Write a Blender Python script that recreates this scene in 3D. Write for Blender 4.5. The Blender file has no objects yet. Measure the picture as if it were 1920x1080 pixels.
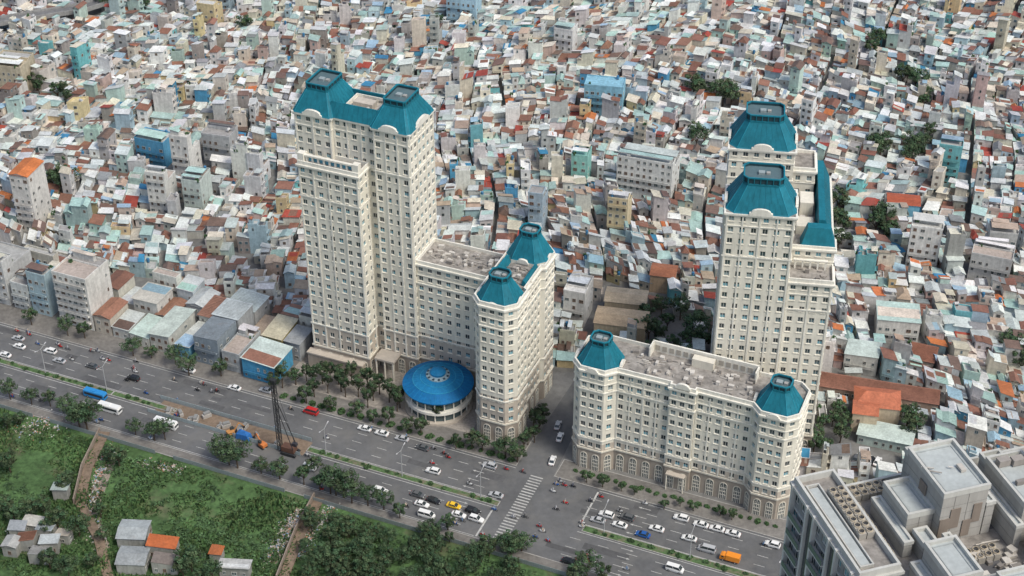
import bpy, math, random
import numpy as np
from math import sin, cos, pi, radians, sqrt, atan2, hypot
from mathutils import Vector, noise
random.seed(11)
SC=bpy.context.scene
COL=SC.collection
CAMH=300.0; TH=radians(35); FP=3000.0
# ---- survey helper: world ground position measured from the photograph
def G(u,v,z=0.0):
    x=(u-960)/FP; y=(v-540)/FP
    t=(CAMH-z)/(sin(TH)+y*cos(TH))
    return (t*x, t*(cos(TH)-y*sin(TH)))
PHI=radians(-22.7); AX=(cos(PHI),sin(PHI)); NX=(-sin(PHI),cos(PHI)); O=(5.0,339.0)
def RW(s,w): return (O[0]+s*AX[0]+w*NX[0], O[1]+s*AX[1]+w*NX[1])
def SW(x,y):
    dx=x-O[0]; dy=y-O[1]
    return (dx*AX[0]+dy*AX[1], dx*NX[0]+dy*NX[1])
PHI2=radians(-8); T0=(55.2,349.0)
PHI3=radians(17); F0=(40.7,172.5)
def loc2(o,phi,x,y): return (o[0]+x*cos(phi)-y*sin(phi), o[1]+x*sin(phi)+y*cos(phi))
def inv2(o,phi,X,Y):
    dx=X-o[0]; dy=Y-o[1]
    return (dx*cos(phi)+dy*sin(phi), -dx*sin(phi)+dy*cos(phi))
# ---------------- materials
def mk(name,col=(.5,.5,.5),rough=.8,metal=0.0,src='col',ns=(1.5,.75,1.15),ns2=(.08,.85,1.1),tint=None,bump=0.0,spec=.3,streak=0):
    m=bpy.data.materials.new(name); m.use_nodes=True; nt=m.node_tree; N=nt.nodes; L=nt.links
    b=N['Principled BSDF']; b.inputs['Roughness'].default_value=rough; b.inputs['Metallic'].default_value=metal
    b.inputs['Specular IOR Level'].default_value=spec
    geo=N.new('ShaderNodeNewGeometry')
    if src=='attr':
        a=N.new('ShaderNodeAttribute'); a.attribute_name='Col'; c=a.outputs['Color']
    elif src=='obj':
        a=N.new('ShaderNodeObjectInfo'); c=a.outputs['Color']
    else:
        a=N.new('ShaderNodeRGB'); a.outputs[0].default_value=(*col,1); c=a.outputs[0]
    def noi(scale,detail=4,vec=None):
        n=N.new('ShaderNodeTexNoise'); n.inputs['Scale'].default_value=scale; n.inputs['Detail'].default_value=detail
        n.inputs['Roughness'].default_value=.65
        L.new(vec if vec else geo.outputs['Position'],n.inputs['Vector']); return n.outputs['Fac']
    def mul(c,fac,lo,hi):
        mr=N.new('ShaderNodeMapRange'); mr.inputs['From Min'].default_value=.3; mr.inputs['From Max'].default_value=.7
        mr.inputs['To Min'].default_value=lo; mr.inputs['To Max'].default_value=hi; L.new(fac,mr.inputs['Value'])
        v=N.new('ShaderNodeVectorMath'); v.operation='SCALE'; L.new(c,v.inputs[0]); L.new(mr.outputs[0],v.inputs['Scale']); return v.outputs[0]
    if ns: c=mul(c,noi(ns[0]),ns[1],ns[2])
    if ns2: c=mul(c,noi(ns2[0],2),ns2[1],ns2[2])
    if streak:
        mp=N.new('ShaderNodeMapping'); mp.inputs['Scale'].default_value=(1.3,1.3,.12); L.new(geo.outputs['Position'],mp.inputs['Vector'])
        c=mul(c,noi(1.0,4,mp.outputs[0]),1-streak,1.06)
    if tint:
        tc,scale,lo,hi,amt=tint
        mr=N.new('ShaderNodeMapRange'); mr.inputs['From Min'].default_value=lo; mr.inputs['From Max'].default_value=hi
        mr.inputs['To Max'].default_value=amt; L.new(noi(scale,6),mr.inputs['Value'])
        mx=N.new('ShaderNodeMix'); mx.data_type='RGBA'; L.new(mr.outputs[0],mx.inputs['Factor']); L.new(c,mx.inputs['A']); mx.inputs['B'].default_value=(*tc,1); c=mx.outputs['Result']
    L.new(c,b.inputs['Base Color'])
    if bump:
        bp=N.new('ShaderNodeBump'); bp.inputs['Strength'].default_value=bump; bp.inputs['Distance'].default_value=.1
        L.new(noi(3.0),bp.inputs['Height']); L.new(bp.outputs[0],b.inputs['Normal'])
    return m
M_WALL=mk('weathered_plaster',src='attr',ns=(.9,.78,1.1),streak=.22,rough=.88)
M_ROOF=mk('metal_roof_sheet',src='attr',ns=(1.6,.74,1.15),ns2=(.25,.82,1.15),tint=((.22,.14,.1),.45,.6,.8,.45),rough=.6)
M_GLASS=mk('window_glass',src='attr',ns=None,ns2=None,rough=.12,spec=.7)
M_FAC=mk('facade_paint',src='attr',ns=(.35,.9,1.05),ns2=(.05,.93,1.04),streak=.12,rough=.8)
M_BLUE=mk('blue_roof_panels',src='attr',ns=(.6,.85,1.12),ns2=(.1,.88,1.1),rough=.6,spec=.22,streak=.15)
M_ASPH=mk('asphalt',(.128,.13,.132),ns=(.5,.86,1.1),ns2=(.05,.8,1.15),tint=((.175,.17,.158),.12,.48,.72,.7),rough=.92)
M_PAVE=mk('paving',(.19,.18,.165),ns=(.8,.75,1.2),ns2=(.1,.8,1.15),rough=.9)
M_CURB=mk('kerb_concrete',(.36,.35,.33),rough=.9)
M_MARK=mk('road_paint',(.55,.55,.52),ns=(1.8,.55,1.1),rough=.8)
M_GND=mk('town_ground',(.19,.188,.18),ns=(.3,.7,1.2),rough=.95)
M_GRASS=mk('wild_grass',(.075,.14,.05),ns=(.6,.55,1.35),ns2=(.07,.65,1.3),tint=((.15,.125,.085),.06,.54,.68,.75),rough=.95,bump=.6)
M_DIRT=mk('dirt',(.22,.165,.12),ns=(.8,.7,1.2),rough=.95)
M_LEAF=mk('foliage',src='attr',ns=(.8,.7,1.3),ns2=(.05,.75,1.25),rough=.75)
M_BARK=mk('bark',(.09,.065,.045),rough=.95)
M_CAR=mk('car_paint',src='obj',ns=None,ns2=None,rough=.25,spec=.6)
M_PLAIN=mk('painted_parts',src='attr',ns=(2.0,.85,1.1),ns2=None,rough=.6)
M_GRAVEL=mk('roof_gravel',(.3,.28,.255),ns=(.7,.6,1.3),ns2=(.2,.75,1.2),rough=.95)
# ---------------- mesh builder
class MB:
    def __init__(s): s.v=[];s.f=[];s.c=[];s.m=[]
    def face(s,pts,col=(1,1,1),mi=0):
        n=len(s.v); s.v.extend(pts); s.f.append(tuple(range(n,n+len(pts)))); s.c.append(col); s.m.append(mi)
    def wall(s,p,q,z0,z1,col,mi=0): s.face([(p[0],p[1],z0),(q[0],q[1],z0),(q[0],q[1],z1),(p[0],p[1],z1)],col,mi)
    def prism(s,poly,z0,z1,col,mi=0,top=True,tcol=None,tmi=None,bot=False):
        n=len(poly)
        for i in range(n): s.wall(poly[i],poly[(i+1)%n],z0,z1,col,mi)
        if top: s.face([(p[0],p[1],z1) for p in poly],tcol or col,mi if tmi is None else tmi)
        if bot: s.face([(p[0],p[1],z0) for p in reversed(poly)],col,mi)
    def box(s,cx,cy,z0,sx,sy,sz,col,mi=0,rot=0.0,bot=False):
        c=cos(rot);d=sin(rot);P=[]
        for a,b in((-.5,-.5),(.5,-.5),(.5,.5),(-.5,.5)):
            x=a*sx;y=b*sy;P.append((cx+x*c-y*d,cy+x*d+y*c))
        s.prism(P,z0,z0+sz,col,mi,bot=bot)
    def ring(s,out,inn,z0,z1,col,mi=0):
        n=len(out)
        for i in range(n):
            j=(i+1)%n;a,b,c,d=out[i],out[j],inn[j],inn[i]
            s.wall(a,b,z0,z1,col,mi); s.wall(c,d,z0,z1,col,mi)
            s.face([(a[0],a[1],z1),(b[0],b[1],z1),(c[0],c[1],z1),(d[0],d[1],z1)],col,mi)
            s.face([(d[0],d[1],z0),(c[0],c[1],z0),(b[0],b[1],z0),(a[0],a[1],z0)],col,mi)
    def loft(s,rings,col,mi=0,cap=True):
        for r0,r1 in zip(rings,rings[1:]):
            n=len(r0)
            for i in range(n): j=(i+1)%n; s.face([r0[i],r0[j],r1[j],r1[i]],col,mi)
        if cap: s.face(list(reversed(rings[0])),col,mi); s.face(list(rings[-1]),col,mi)
    def cyl(s,cx,cy,z0,r,h,n,col,mi=0,r2=None,cap=True,x2=0,y2=0):
        r2=r if r2 is None else r2
        A=[(cx+r*cos(2*pi*i/n),cy+r*sin(2*pi*i/n),z0) for i in range(n)]
        B=[(cx+x2+r2*cos(2*pi*i/n),cy+y2+r2*sin(2*pi*i/n),z0+h) for i in range(n)]
        s.loft([A,B],col,mi,cap)
    def tube(s,p,q,r,n,col,mi=0,r2=None):
        p=Vector(p);q=Vector(q);d=(q-p).normalized();u=d.orthogonal().normalized();w=d.cross(u);r2=r if r2 is None else r2
        A=[tuple(p+u*r*cos(2*pi*i/n)+w*r*sin(2*pi*i/n)) for i in range(n)]
        B=[tuple(q+u*r2*cos(2*pi*i/n)+w*r2*sin(2*pi*i/n)) for i in range(n)]
        s.loft([A,B],col,mi)
    def slab(s,top,th,col,mi=0):
        bot=[(p[0],p[1],p[2]-th) for p in top]; s.loft([bot,list(top)],col,mi)
    def add(s,o,x,y,z,rot,sx=1,sz=1):
        c=cos(rot);d=sin(rot);n=len(s.v)
        s.v.extend([(x+p[0]*sx*c-p[1]*d, y+p[0]*sx*d+p[1]*c, z+p[2]*sz) for p in o.v])
        s.f.extend([tuple(i+n for i in f) for f in o.f]); s.c.extend(o.c); s.m.extend(o.m)
    def mesh(s,name,mats,origin=(0,0,0)):
        me=bpy.data.meshes.new(name)
        vs=s.v if origin==(0,0,0) else [(p[0]-origin[0],p[1]-origin[1],p[2]-origin[2]) for p in s.v]
        me.from_pydata(vs,[],s.f)
        for m in mats: me.materials.append(m)
        me.polygons.foreach_set('material_index',s.m)
        ca=me.color_attributes.new('Col','FLOAT_COLOR','CORNER')
        ln=[len(f) for f in s.f]
        a=np.repeat(np.array([(c[0],c[1],c[2],1.0) for c in s.c],dtype=np.float32),ln,axis=0)
        ca.data.foreach_set('color',a.ravel()); me.update(); return me
    def obj(s,name,mats,loc=(0,0,0),rot=0.0,parent=None,origin=(0,0,0)):
        return mko(name,s.mesh(name,mats,origin),loc,rot,parent)
def mko(name,data,loc=(0,0,0),rot=0.0,parent=None):
    o=bpy.data.objects.new(name,data); o.location=loc; o.rotation_euler=(0,0,rot); COL.objects.link(o)
    if parent: o.parent=parent
    return o
def tag(o,label=None,cat=None,group=None,kind=None):
    if label:o['label']=label
    if cat:o['category']=cat
    if group:o['group']=group
    if kind:o['kind']=kind
    return o
class Proto:
    def __init__(s,root): s.r=root; s.ch=list(root.children); s.used=False
    def spawn(s,loc,rot=0.0,sc=1.0,color=None,colpart='body'):
        if not s.used: r=s.r; s.used=True; ch=s.ch
        else:
            r=s.r.copy(); COL.objects.link(r); ch=[]
            for c in s.ch:
                k=c.copy(); k.parent=r; COL.objects.link(k); ch.append(k)
        r.location=(loc[0],loc[1],loc[2] if len(loc)>2 else 0); r.rotation_euler=(0,0,rot)
        r.scale=sc if isinstance(sc,tuple) else (sc,sc,sc)
        if color:
            for c in ch+[r]:
                if c.name.split('.')[0]==colpart: c.color=(*color,1)
        return r
def offset(poly,d):
    n=len(poly);out=[]
    for i in range(n):
        p0=poly[i-1];p1=poly[i];p2=poly[(i+1)%n]
        def nn(a,b):
            l=hypot(b[0]-a[0],b[1]-a[1]) or 1e-6; return (-(b[1]-a[1])/l,(b[0]-a[0])/l)
        n1=nn(p0,p1);n2=nn(p1,p2); k=1+n1[0]*n2[0]+n1[1]*n2[1]; k=max(k,.35)
        out.append((p1[0]+d*(n1[0]+n2[0])/k,p1[1]+d*(n1[1]+n2[1])/k))
    return out
def scalep(poly,f):
    cx=sum(p[0] for p in poly)/len(poly);cy=sum(p[1] for p in poly)/len(poly)
    return [(cx+(p[0]-cx)*f,cy+(p[1]-cy)*f) for p in poly]
# ---------------- windows
def win_template(glass,frame=(.68,.67,.62)):
    m=MB(); W=1.5;Hh=1.7;t=.12
    m.box(-W/2+t/2,0,-Hh/2,t,.1,Hh,frame,0); m.box(W/2-t/2,0,-Hh/2,t,.1,Hh,frame,0)
    m.box(0,0,-Hh/2,W-2*t-.004,.1,t,frame,0,bot=True); m.box(0,0,Hh/2-t,W-2*t-.004,.1,t,frame,0,bot=True)
    m.box(0,-.01,-Hh/2+t+.002,.09,.08,Hh-2*t-.004,frame,0)
    g=glass
    z1=Hh/2-t; zc=.15; zb=-Hh/2+t
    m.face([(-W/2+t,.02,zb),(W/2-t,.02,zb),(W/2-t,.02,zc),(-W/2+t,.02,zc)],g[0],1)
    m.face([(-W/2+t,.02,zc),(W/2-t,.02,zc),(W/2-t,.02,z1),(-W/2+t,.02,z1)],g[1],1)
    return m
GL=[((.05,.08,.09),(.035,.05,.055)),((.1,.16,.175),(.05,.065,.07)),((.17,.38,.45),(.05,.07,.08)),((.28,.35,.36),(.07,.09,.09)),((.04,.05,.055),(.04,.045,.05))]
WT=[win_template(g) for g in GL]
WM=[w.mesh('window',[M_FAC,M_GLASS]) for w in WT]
def put_windows(parent,wins,phi,o,limit=100,rg=random):
    def key(w):
        X,Y=loc2(o,phi,w[0],w[1]); a=w[3]+phi
        vx,vy,vz=-X,-Y,CAMH-w[2]; d=sqrt(vx*vx+vy*vy+vz*vz)
        f=(cos(a)*vx+sin(a)*vy)/d
        return d if f>.05 else 1e5+d
    wins=sorted(wins,key=key); bulk=MB()
    for i,(x,y,z,a,w,h) in enumerate(wins):
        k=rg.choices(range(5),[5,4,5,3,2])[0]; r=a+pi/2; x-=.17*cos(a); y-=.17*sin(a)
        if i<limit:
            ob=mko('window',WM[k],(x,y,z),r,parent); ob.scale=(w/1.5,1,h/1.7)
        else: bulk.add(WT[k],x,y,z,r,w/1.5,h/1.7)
    if bulk.f:
        b=bulk.obj('window',[M_FAC,M_GLASS],parent=parent); b['kind']='stuff'
CREAM=(.785,.75,.645); CREAM2=(.7,.66,.56); STONE=(.38,.33,.275); STONE2=(.53,.47,.395); WHITE=(.8,.775,.69)
BLUE=(.013,.165,.225)
def facade(mb,P,Q,z0,z1,fh,bay,wins,colf,ledge=True,ww0=1.42,wh=1.6,sill=.95,lc=CREAM):
    L=hypot(Q[0]-P[0],Q[1]-P[1]); dx=(Q[0]-P[0])/L; dy=(Q[1]-P[1])/L; nx,ny=dy,-dx
    nf=max(1,int(round((z1-z0)/fh))); f=(z1-z0)/nf
    if L<2.2:
        mb.wall(P,Q,z0,z1,colf(z1)); return
    nb=max(1,int(round(L/bay))); bw=L/nb; ww=min(ww0,bw*.6); ang=atan2(ny,nx)
    def pt(t): return (P[0]+dx*t,P[1]+dy*t)
    mb.wall(P,Q,z0,z0+sill,colf(z0))
    for k in range(nf):
        zb=z0+k*f+sill; zt=zb+wh; zn=min(z1,zb+f); 
        if k==nf-1: zn=z1
        c=colf(zb)
        mb.wall(P,Q,zt,zn,colf(zt+.5))
        for b in range(nb+1):
            a0=0 if b==0 else b*bw-bw/2+ww/2; a1=L if b==nb else b*bw+bw/2-ww/2
            mb.wall(pt(a0),pt(a1),zb,zt,c)
        for b in range(nb):
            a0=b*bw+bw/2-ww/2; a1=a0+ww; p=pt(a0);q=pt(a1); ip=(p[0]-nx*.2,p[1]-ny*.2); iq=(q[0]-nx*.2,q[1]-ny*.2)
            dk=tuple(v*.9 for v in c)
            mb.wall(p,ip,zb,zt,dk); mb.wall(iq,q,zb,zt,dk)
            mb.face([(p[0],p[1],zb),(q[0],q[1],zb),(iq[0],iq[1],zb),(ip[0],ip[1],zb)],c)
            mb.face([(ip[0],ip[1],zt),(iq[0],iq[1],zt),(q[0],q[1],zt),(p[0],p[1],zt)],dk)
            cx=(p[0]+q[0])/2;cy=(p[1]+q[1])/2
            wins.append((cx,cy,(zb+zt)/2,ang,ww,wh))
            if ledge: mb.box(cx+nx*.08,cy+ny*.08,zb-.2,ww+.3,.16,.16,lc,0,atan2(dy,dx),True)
def cornice(mb,poly,z,h,pr,col,mi=0): mb.ring(offset(poly,-pr),offset(poly,.05),z,z+h,col,mi)
ARCHG=(.12,.135,.135)
def arches(parent,P,Q,z0,h,col):
    L=hypot(Q[0]-P[0],Q[1]-P[1]); 
    if L<3.0: return
    dx=(Q[0]-P[0])/L; dy=(Q[1]-P[1])/L; nb=max(1,int(round(L/4.2))); bw=L/nb; w=min(1.8,bw*.48)
    for b in range(nb):
        m=MB(); R=w/2; hz=h-R-1.3
        def arc(r,y,zc=hz,n=8): return [(r,y,0)]+[(r*cos(pi*i/n),y,zc+r*sin(pi*i/n)) for i in range(n+1)]+[(-r,y,0)]
        a=arc(R,-.06); m.face(a,ARCHG,1)
        o1=arc(R+.25,-.16); i1=arc(R,-.16); i0=arc(R,0); o0=arc(R+.25,0)
        for k in range(len(a)-1):
            m.face([o1[k],o1[k+1],i1[k+1],i1[k]],col); m.face([i1[k],i1[k+1],i0[k+1],i0[k]],col); m.face([o0[k],o0[k+1],o1[k+1],o1[k]],col)
        m.box(0,-.1,0,.14,.1,hz+R-.1,WHITE); m.box(-.5,-.1,0,.1,.1,hz,WHITE); m.box(.5,-.1,0,.1,.1,hz,WHITE)
        for zz in(.3,.55,.8): m.box(0,-.11,hz*zz,w-.1,.1,.2,col,0,0,True)
        t=b*bw+bw/2
        m.obj('arched_window',[M_FAC,M_GLASS],(P[0]+dx*t,P[1]+dy*t,z0),atan2(dy,dx),parent)
def tower_colour(z):
    return STONE2 if z<15 else CREAM
def mansard(mb,poly,z,h,top=.5,crown=1.1,col=BLUE):
    L0=offset(poly,-.3); r=[L0,scalep(poly,1.0),scalep(poly,(.58+top*.42)+.015),scalep(poly,top)]
    zs=[z,z+.25,z+h*.42,z+h]
    mb.loft([[(p[0],p[1],zz) for p in pp] for pp,zz in zip(r,zs)],col,1,cap=False)
    mb.face([(p[0],p[1],z) for p in reversed(L0)],col,1)
    T=r[-1]; To=offset(T,-.12); Ti=offset(T,.25)
    # open frame on top: kerb, posts, ring beam and a service deck inside
    fl=z+h+crown-1.0
    mb.face([(p[0],p[1],fl) for p in offset(T,.15)],(.1,.16,.18),0)
    mb.ring(To,Ti,z+h-.2,z+h+.35,col,1); mb.ring(To,Ti,z+h+crown-.35,z+h+crown,tuple(v*1.15 for v in col),1)
    mb.ring(offset(T,.12),offset(T,.22),z+h+.35,z+h+crown-.35,(.02,.055,.07),0)
    cx=sum(p[0] for p in T)/len(T); cy=sum(p[1] for p in T)/len(T)
    mb.box(cx-.6,cy,fl,1.6,1.4,.7,(.3,.36,.37)); mb.box(cx+1.1,cy+.2,fl,1.0,1.0,.5,(.36,.36,.34))
    n=len(T)
    for i in range(n):
        a=r[1][i];b=r[2][i];c=r[3][i]; rc=tuple(v*1.5 for v in col)
        mb.tube((a[0],a[1],zs[1]),(b[0],b[1],zs[2]),.11,5,rc,1); mb.tube((b[0],b[1],zs[2]),(c[0],c[1],zs[3]),.11,5,rc,1)
        p,q=To[i],To[(i+1)%n]; L=hypot(q[0]-p[0],q[1]-p[1]); dx=(q[0]-p[0])/L;dy=(q[1]-p[1])/L
        k=max(1,int(L/1.5))
        for j in range(k+1):
            t=min(max(j*L/k,.15),L-.15); mb.box(p[0]+dx*t-dy*.12,p[1]+dy*t+dx*.12,z+h+.35,.22,.22,crown-.7,col,1,atan2(dy,dx))
        for (ra,rb,za,zb_) in((r[1],r[2],zs[1],zs[2]),(r[2],r[3],zs[2],zs[3])):
            a0,a1,b0,b1=ra[i],ra[(i+1)%n],rb[i],rb[(i+1)%n]; Ls=hypot(a1[0]-a0[0],a1[1]-a0[1]); k=int(Ls/1.5)
            for j in range(1,k):
                t=j/k; A=(a0[0]+(a1[0]-a0[0])*t,a0[1]+(a1[1]-a0[1])*t,za+.02); B_=(b0[0]+(b1[0]-b0[0])*t,b0[1]+(b1[1]-b0[1])*t,zb_+.02); mb.tube(A,B_,.045,4,tuple(v*.75 for v in col),1)
def pediment(mb,P,Q,z,w=None,h=2.0,col=WHITE):
    L=hypot(Q[0]-P[0],Q[1]-P[1]); dx=(Q[0]-P[0])/L; dy=(Q[1]-P[1])/L; nx,ny=dy,-dx
    w=w or L*.42; cx=(P[0]+Q[0])/2; cy=(P[1]+Q[1])/2; R=w/2
    pr=[(-R*1.25,0),(R*1.25,0),(R*1.2,h*.35),(R,h*.42)]+[(R*cos(t*pi/8),h*.42+h*.5*sin(t*pi/8)) for t in range(1,8)]+[(-R,h*.42),(-R*1.2,h*.35)]
    A=[(cx+dx*x+nx*.62,cy+dy*x+ny*.62,z+y) for x,y in pr]; B=[(cx+dx*x-nx*.1,cy+dy*x-ny*.1,z+y) for x,y in pr]
    mb.loft([B,A],col,0)
class Building:
    def __init__(s,name,label,cat,o,phi):
        s.o=o;s.phi=phi;s.wins=[];s.wall=MB();s.roof=MB();s.flat=MB();s.arch=[];s.name=name;s.label=label;s.cat=cat
        s.e=tag(mko(name,None,(o[0],o[1],0),phi),label,cat)
    def block(s,poly,z1,skip=(),base=7.0,fh=3.45,bay=2.75,z0=0,bands=(15,),par=1.1,colf=tower_colour,trim=WHITE,roofcol=None,**k):
        n=len(poly)
        for i in range(n):
            if i in skip: continue
            P,Q=poly[i],poly[(i+1)%n]
            if base: s.wall.wall(P,Q,z0,z0+base,STONE); s.arch.append((P,Q,z0,base))
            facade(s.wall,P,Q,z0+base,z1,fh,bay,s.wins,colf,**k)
        if base: cornice(s.wall,poly,z0+base-.25,.5,.3,CREAM2)
        for z in bands:
            if z<z1: cornice(s.wall,poly,z,.4,.25,trim)
        cornice(s.wall,poly,z1-4.0,.25,.18,trim)
        cornice(s.wall,poly,z1-.5,.5,.55,trim); cornice(s.wall,poly,z1-.95,.45,.3,trim)
        s.flat.face([(p[0],p[1],z1+.02) for p in poly],(.24,.23,.21))
        if par: s.wall.ring(offset(poly,-.1),offset(poly,.3),z1+.003,z1+par,trim)
    def pilasters(s,P,Q,z0,z1,n,col=WHITE):
        L=hypot(Q[0]-P[0],Q[1]-P[1]); dx=(Q[0]-P[0])/L; dy=(Q[1]-P[1])/L
        for i in range(n+1):
            t=L*i/n; t=min(max(t,.35),L-.35); s.wall.box(P[0]+dx*t+dy*.1,P[1]+dy*t-dx*.1,z0,.45,.2,z1-z0,col,0,atan2(dy,dx))
    def done(s,limit=100,roofname='roof'):
        s.wall.obj('wall',[M_FAC,M_GLASS],parent=s.e)
        if s.roof.f: s.roof.obj(roofname,[M_FAC,M_BLUE],parent=s.e)
        s.flat.obj('roof_deck',[M_GRAVEL],parent=s.e)
        for a in s.arch: arches(s.e,a[0],a[1],a[2],a[3]-.4,CREAM2)
        put_windows(s.e,s.wins,s.phi,s.o,limit)
def clutter(b,x0,x1,y0,y1,z,n,rg):
    for i in range(n):
        x=rg.uniform(x0,x1);y=rg.uniform(y0,y1);c=rg.choice([(.5,.47,.42),(.35,.32,.29),(.6,.57,.52),(.25,.23,.21)])
        if rg.random()<.7: b.wall.box(x,y,z,rg.uniform(.6,1.8),rg.uniform(.5,1.3),rg.uniform(.3,1.3),c,0,rg.choice([0,0,pi/2,.3]))
        else: b.wall.tube((x,y,z+.3),(x+rg.uniform(-4,4),y+rg.uniform(-1,1),z+.3),.1,5,c)
rg=random.Random(3)
def octa(x0,x1,y0,y1,c): return [(x0+c,y0),(x1-c,y0),(x1,y0+c),(x1,y1-c),(x1-c,y1),(x0+c,y1),(x0,y1-c),(x0,y0+c)]
# ============ complex one (L-shaped, tall slab)
B=Building('apartment_tower','cream high-rise apartment tower with blue mansard roofs beside avenue','apartment building',O,PHI)
Z=84.0
slab=[(-82.6,26.2),(-71,26.2),(-71,27.4),(-58,27.4),(-58,26.2),(-47,26.2),(-47,42),(-82.6,42)]
B.block(slab,Z,bands=(15,70),par=0)
fb=[(-79.5,20.8),(-60.5,20.8),(-60.5,27.4),(-79.5,27.4)]
B.block(fb,70.5,skip=(2,),bands=(15,60))
for P,Q,n in(((-82.6,26.2),(-71,26.2),2),((-58,26.2),(-47,26.2),3),((-47,26.2),(-47,42),3),((-71,27.4),(-58,27.4),3)): B.pilasters(P,Q,7.3,Z-1,n)
B.pilasters((-79.5,20.8),(-60.5,20.8),7.3,69.4,4); B.pilasters((-60.5,20.8),(-60.5,26.1),7.3,69.4,1)
for i in range(9): B.wall.box(-77+i*1.8,21.9,70.5,.5,.5,2.4,WHITE)
B.wall.box(-69.8,21.9,72.9,16,.9,.5,WHITE,bot=True); B.wall.box(-69.8,22.3,71.2,13.8,.15,1.5,(.1,.34,.48),1)
for x in(-78.6,-61.4): B.wall.box(x,21.9,70.5,1.9,1.9,3.4,WHITE)
lp=[(-82.6,26.2),(-70.5,26.2),(-70.5,42),(-82.6,42)]; rp=[(-58.8,26.2),(-47,26.2),(-47,42),(-58.8,42)]
mansard(B.roof,octa(-82.9,-70.5,25.9,42.3,.8),Z,5.9,.56,1.9); mansard(B.roof,octa(-58.8,-46.7,25.9,42.3,.8),Z,5.9,.56,1.9)
for y,sg,hh in((27.2,-1,3.9),(42,1,2.2)):
    b0=[(-73.2,y+sg*.4,Z),(-56,y+sg*.4,Z),(-57.2,y-sg*1.4,Z+hh),(-72,y-sg*1.4,Z+hh)]
    if sg>0: b0=b0[::-1]
    B.roof.face(b0,BLUE,1); B.roof.box(-64.5,y-sg*1.6,Z,14.6,.4,hh+.1,BLUE,1)
    if sg<0:
        for i in range(11): B.roof.tube((-72.6+i*1.6,y+sg*.35,Z+.05),(-71.6+i*1.4,y-sg*1.38,Z+hh),.05,4,(.01,.11,.16),1)
B.wall.box(-64.6,35,Z,11.2,11,.5,(.62,.56,.47)); B.wall.ring([(-69.5,30.5),(-59.7,30.5),(-59.7,39.5),(-69.5,39.5)],[(-69.2,30.8),(-60,30.8),(-60,39.2),(-69.2,39.2)],Z+.5,Z+1.7,WHITE)
B.wall.box(-64.6,35,Z+.5,6,3,1.9,(.58,.52,.44)); clutter(B,-69,-60,31,39,Z+.5,10,rg)
for P,Q in((lp[0],lp[1]),(rp[0],rp[1]),(rp[1],rp[2]),(lp[3],lp[0])): pediment(B.roof,P,Q,Z-.4,h=2.2)
mw=[(-47,27.5),(-21,27.5),(-21,40),(-47,40)]
B.block(mw,41.0,skip=(1,3),bands=(15,34)); clutter(B,-46,-23,29.5,38.5,41,60,rg)
pw=[(-18.4,8),(-11,8),(-8.3,10.7),(-8.3,18),(-9.4,18.6),(-9.4,30.4),(-8.3,31),(-8.3,38.3),(-11,41),(-18.4,41),(-21,38.3),(-21,10.7)]
B.block(pw,47.2,bands=(15,40),bay=2.6)
f8=octa(-20.5,-8.8,8.5,18.9,2.4); b8=octa(-20.5,-8.8,30.2,40.5,2.4)
mansard(B.roof,f8,47.5,5.6,.47,1.9); mansard(B.roof,b8,48.3,6.2,.47,1.9)
B.wall.prism(offset(b8,-.3),47.2,48.3,WHITE)
B.roof.loft([[(-20.4,19.3,47.3),(-18.2,19.3,47.3),(-18.2,29.8,47.3),(-20.4,29.8,47.3)],[(-19.6,19.3,49.6),(-18.9,19.3,49.6),(-18.9,29.8,49.6),(-19.6,29.8,49.6)]],BLUE,1)
B.roof.loft([[(-11.2,20.3,47.3),(-9.6,20.3,47.3),(-9.6,29.5,47.3),(-11.2,29.5,47.3)],[(-10.8,20.3,49.0),(-10.2,20.3,49.0),(-10.2,29.5,49.0),(-10.8,29.5,49.0)]],BLUE,1)
clutter(B,-17,-11.5,20,29,47.3,24,rg)
for p8,z_ in((f8,47.0),(b8,47.8)):
    for i in(0,2,6): pediment(B.roof,p8[i],p8[i+1],z_,h=1.5)
B.wall.prism([(-80.5,18.5),(-62,18.5),(-62,20.7),(-80.5,20.7)],0,5.2,STONE,tcol=STONE2); cornice(B.wall,[(-80.5,18.5),(-62,18.5),(-62,20.7),(-80.5,20.7)],4.9,.5,.2,STONE2)
B.wall.prism([(-59,21),(-52.5,21),(-52.5,26),(-59,26)],7,7.6,STONE2,tcol=(.4,.36,.31),bot=True)
for x,y in((-58.6,21.4),(-53,21.4),(-55.8,21.4)): B.wall.cyl(x,y,0,.3,7,8,CREAM2)
B.done()
# ============ round pavilion
dc=RW(-35.8,16.6); D=tag(mko('round_pavilion',None,(dc[0],dc[1],0),PHI),'round glass pavilion with bright blue disc roof and skylight','pavilion')
m=MB()
def circ(r,z,n=48): return [(r*cos(2*pi*i/n),r*sin(2*pi*i/n),z) for i in range(n)]
m.loft([circ(10.0,0),circ(10.0,.8)],STONE2); m.loft([circ(10.0,3.9),circ(10.0,4.8)],WHITE); m.loft([circ(9.2,7.6),circ(9.5,8.2)],WHITE)
for i in range(20): t=2*pi*i/20; m.cyl(9.0*cos(t),9.0*sin(t),0,.22,8,6,WHITE)
m.obj('wall',[M_FAC],parent=D)
m=MB(); m.loft([circ(8.6,.8),circ(8.6,7.8)],(.06,.1,.11),0,False); m.obj('glazing',[M_GLASS],parent=D)
DB=(.008,.14,.345); DB2=(.014,.19,.4)
m=MB(); m.loft([circ(10.4,8.2),circ(10.5,8.6),circ(7.4,10.0)],DB,1,False); m.loft([circ(7.4,10.0),circ(5.0,10.8),circ(3.4,11.3)],DB2,1,False); m.loft([circ(10.4,8.2),circ(8.6,8.1)],WHITE,0,False)
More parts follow.
